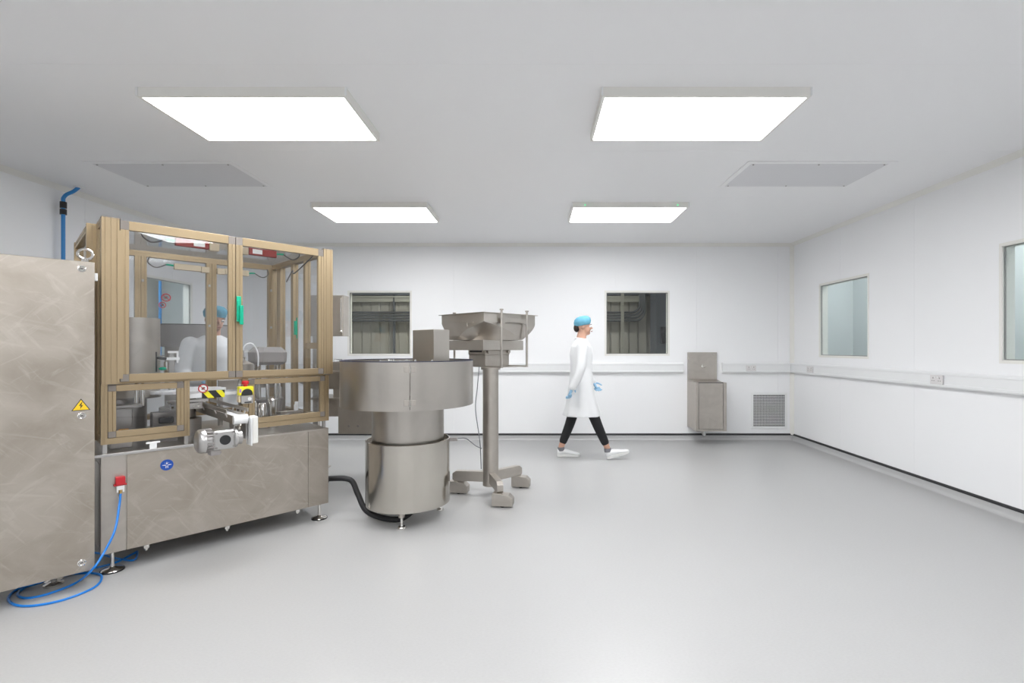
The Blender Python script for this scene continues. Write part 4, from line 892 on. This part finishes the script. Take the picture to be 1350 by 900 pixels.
def shoe(root, heel, yaw, pitch, name='shoe'):
    T = Matrix.Translation(heel) @ Matrix.Rotation(yaw, 4, 'Z') @ Matrix.Rotation(pitch, 4, 'Y')
    def sec(x, wy, z0, z1, n=14): return [T @ Vector((x, wy*math.cos(2*PI*i/n), (z0+z1)/2+(z1-z0)/2*math.sin(2*PI*i/n))) for i in range(n)]
    s_ = MB().rings([sec(-0.03, 0.022, 0.025, 0.09), sec(-0.015, 0.034, 0.02, 0.10), sec(0.03, 0.038, 0.02, 0.105), sec(0.08, 0.038, 0.02, 0.095), sec(0.13, 0.042, 0.02, 0.078), sec(0.18, 0.046, 0.02, 0.062), sec(0.225, 0.040, 0.02, 0.052), sec(0.25, 0.02, 0.022, 0.04)]).build(name, 'white', root, smooth=True)
    out = [(-0.035, 0.0), (-0.028, 0.03), (0.0, 0.038), (0.06, 0.034), (0.12, 0.038), (0.18, 0.046), (0.235, 0.038), (0.258, 0.0), (0.235, -0.038), (0.18, -0.046), (0.12, -0.036), (0.06, -0.033), (0.0, -0.038), (-0.028, -0.03)]
    MB().prism(out, 0.0, 0.030, T).build('shoe_sole', 'sole', s_, 0.006)
    mb = MB()
    for k in range(4): x = 0.085+0.022*k; z = 0.098-0.008*k; mb.tube([T @ Vector((x, -0.022, z-0.008)), T @ Vector((x, 0, z)), T @ Vector((x, 0.022, z-0.008))], 0.003, 6)
    mb.build('laces', 'white', s_)
    return T

# walking person, heading right
PY = 6.1
wp = thing('person', 'person striding to the right past the back wall in white coat, black trousers, blue hairnet', 'person', (0.575, PY, 0), 0)
hipz = 0.93
HT = Matrix.Translation((0.03, 0, 1.635))
mb = MB(); head_mass(mb, HT, Vector((-0.005, 0, 1.44)))
# trunk
mb.rings([ell(0, 0, 0.86, 0.095, 0.15), ell(0, 0, 0.95, 0.115, 0.17), ell(0, 0, 1.10, 0.10, 0.14), ell(0, 0, 1.28, 0.115, 0.165), ell(0, 0, 1.40, 0.10, 0.175), ell(0, 0, 1.46, 0.065, 0.10)])
rear_leg = [(-0.02, 0.085, 0.90), (-0.105, 0.09, 0.50), (-0.245, 0.085, 0.12)]
fore_leg = [(0.02, -0.085, 0.90), (0.16, -0.09, 0.50), (0.315, -0.085, 0.14)]
for L in (rear_leg, fore_leg): limb(mb, L, [0.082, 0.055, 0.036])
rear_arm = [(-0.0, 0.18, 1.40), (-0.10, 0.22, 1.13), (-0.12, 0.22, 0.88)]
fore_arm = [(0.0, -0.18, 1.40), (-0.03, -0.225, 1.12), (-0.13, -0.235, 0.88)]
fore_arm2 = [(0.0, 0.18, 1.40), (0.05, 0.22, 1.12), (0.17, 0.2, 0.93)]
for L in (fore_arm, fore_arm2): limb(mb, L, [0.052, 0.042, 0.028])
o = mb.build('body', 'skin', wp, smooth=True); remesh(o, 0.008, 5)
head_parts(wp, 0.03, 0, 1.635, 0)
# back of hair below the net
MB().ball((-0.055, 0, 1.615), 0.055, (0.7, 1.1, 1.0)).build('hair', 'hair', wp, smooth=True)
# trousers
mb = MB(); mb.rings([ell(0, 0, 0.84, 0.11, 0.165), ell(0, 0, 0.95, 0.125, 0.18), ell(0, 0, 1.02, 0.115, 0.16)])
for L in (rear_leg, fore_leg):
    a, k_, f_ = [Vector(p) for p in L]; limb(mb, [a, k_, k_+(f_-k_)*0.80], [0.094, 0.066, 0.050])
o = mb.build('trousers', 'trouser', wp, smooth=True); remesh(o, 0.010, 4)
# lab coat: skirt split by stride, sleeves and collar in one cloth
mb = MB()
def crow(z, rx, ry, dx=0.0, fold=0.0, n=48): return [(dx+rx*math.cos(2*PI*i/n)*(1+fold*math.sin(i*2*PI/n*7)), ry*math.sin(2*PI*i/n)*(1+fold*math.sin(i*2*PI/n*7+1)), z) for i in range(n)]
mb.rings([crow(0.53, 0.235, 0.225, 0.01, 0.05), crow(0.65, 0.20, 0.215, 0.01, 0.04), crow(0.80, 0.165, 0.21, 0, 0.03), crow(0.95, 0.145, 0.205, 0, 0.015), crow(1.12, 0.13, 0.178, 0, 0.01), crow(1.28, 0.14, 0.19, 0), crow(1.38, 0.125, 0.20, 0), crow(1.44, 0.09, 0.16, 0), crow(1.48, 0.065, 0.075, 0)])
for L in (fore_arm, fore_arm2):
    a, k_, f_ = [Vector(p) for p in L]; limb(mb, [a, k_, k_+(f_-k_)*0.93], [0.070, 0.060, 0.047])
o = mb.build('lab_coat', 'coat', wp, smooth=True); remesh(o, 0.010, 3)
MB().tube([(0.148-0.0*k, 0.0, z) for k, z in enumerate((0.6,))]+[(0.150, 0, 0.95), (0.142, 0, 1.28), (0.10, 0, 1.44)], 0.003, 6).build('coat_placket', 'coat', wp)
for z in (0.85, 1.0, 1.15, 1.30): MB().ball((0.152 if z < 1.2 else 0.146, 0.012, z), 0.007, (0.5, 1, 1)).build('button', 'white', wp, smooth=True)
MB().tube([(0.068*math.cos(a)-0.002, 0.072*math.sin(a), 1.475+0.012*math.cos(a)*-1) for a in [2*PI*i/24 for i in range(24)]], 0.011, 8, closed=True).build('collar', 'coat', wp, smooth=True)
for side_, L in ((-1, fore_arm), (1, fore_arm2)):
    a, k_, f_ = [Vector(p) for p in L]; d_ = (f_-k_).normalized(); mb = MB()
    mb.tube([f_-d_*0.05, f_], [0.034, 0.028], 12)
    hand(mb, f_, (0.3, -side_*1.0, 0.1), d_, (1, 0, 0.3)); g = mb.build('glove', 'glove', wp, smooth=True); remesh(g, 0.0045, 3)
T = shoe(wp, Vector((-0.262, 0.085, 0.0)), 0, 0); T2 = shoe(wp, Vector((0.34, -0.085, 0.015)), 0, -0.28)
for L in (rear_leg, fore_leg):
    f_ = Vector(L[2]); MB().tube([f_+Vector((0.0, 0, 0.0)), f_+Vector((0.004, 0, -0.045))], [0.044, 0.042], 14).build('sock', 'sock', wp, smooth=True)

# second person standing behind the machine
sp_ = thing('person', 'person in white coat and blue hairnet standing behind the glazed machine', 'person', (-3.145, 4.80, 0), math.radians(-35))
mb = MB(); HT = Matrix.Translation((0.06, 0, 1.65)) @ Matrix.Rotation(0.25, 4, 'Y'); head_mass(mb, HT, Vector((0.0, 0, 1.45)))
mb.rings([ell(0, 0, 0.86, 0.095, 0.15), ell(0, 0, 0.95, 0.115, 0.17), ell(0, 0, 1.10, 0.10, 0.14), ell(0, 0, 1.28, 0.115, 0.165), ell(0, 0, 1.40, 0.10, 0.175), ell(0, 0, 1.46, 0.065, 0.10)])
lg_ = [[(0, 0.09, 0.90), (0.02, 0.10, 0.50), (0, 0.10, 0.11)], [(0, -0.09, 0.90), (0.02, -0.10, 0.50), (0, -0.10, 0.11)]]
ar_ = [[(0, 0.19, 1.40), (0.0, 0.25, 1.13), (0.20, 0.22, 1.03)], [(0, -0.19, 1.40), (0.03, -0.26, 1.13), (0.24, -0.18, 1.06)]]
for L in lg_: limb(mb, L, [0.082, 0.055, 0.038])
for L in ar_: limb(mb, L, [0.052, 0.042, 0.028])
o = mb.build('body', 'skin', sp_, smooth=True); remesh(o, 0.009, 5)
head_parts(sp_, 0.06, 0, 1.65, 0, 0.25)
mb = MB(); mb.rings([ell(0, 0, 0.84, 0.11, 0.165), ell(0, 0, 0.95, 0.125, 0.18), ell(0, 0, 1.02, 0.115, 0.16)])
for L in lg_: limb(mb, [Vector(L[0]), Vector(L[1]), Vector(L[2])+Vector((0, 0, 0.04))], [0.094, 0.07, 0.055])
o = mb.build('trousers', 'trouser', sp_, smooth=True); remesh(o, 0.011, 4)
mb = MB()
mb.rings([crow(0.53, 0.20, 0.255, 0.01, 0.04), crow(0.65, 0.185, 0.24, 0.01, 0.03), crow(0.80, 0.165, 0.225, 0, 0.03), crow(0.95, 0.15, 0.21, 0, 0.015), crow(1.12, 0.14, 0.185, 0, 0.01), crow(1.28, 0.15, 0.20, 0), crow(1.38, 0.135, 0.21, 0), crow(1.44, 0.10, 0.17, 0), crow(1.49, 0.068, 0.075, 0)])
for L in ar_:
    a, k_, f_ = [Vector(p) for p in L]; limb(mb, [a, k_, k_+(f_-k_)*0.93], [0.078, 0.066, 0.05])
o = mb.build('lab_coat', 'coat', sp_, smooth=True); remesh(o, 0.011, 3)
for side_, L in ((1, ar_[0]), (-1, ar_[1])):
    a, k_, f_ = [Vector(p) for p in L]; d_ = (f_-k_).normalized(); mb = MB(); mb.tube([f_-d_*0.05, f_], [0.034, 0.028], 12)
    hand(mb, f_, (0, 0, -1), d_, (0, -side_, 0.1)); g = mb.build('glove', 'glove', sp_, smooth=True); remesh(g, 0.005, 3)
for y in (0.10, -0.10): shoe(sp_, Vector((-0.02, y, 0.0)), 0, 0)
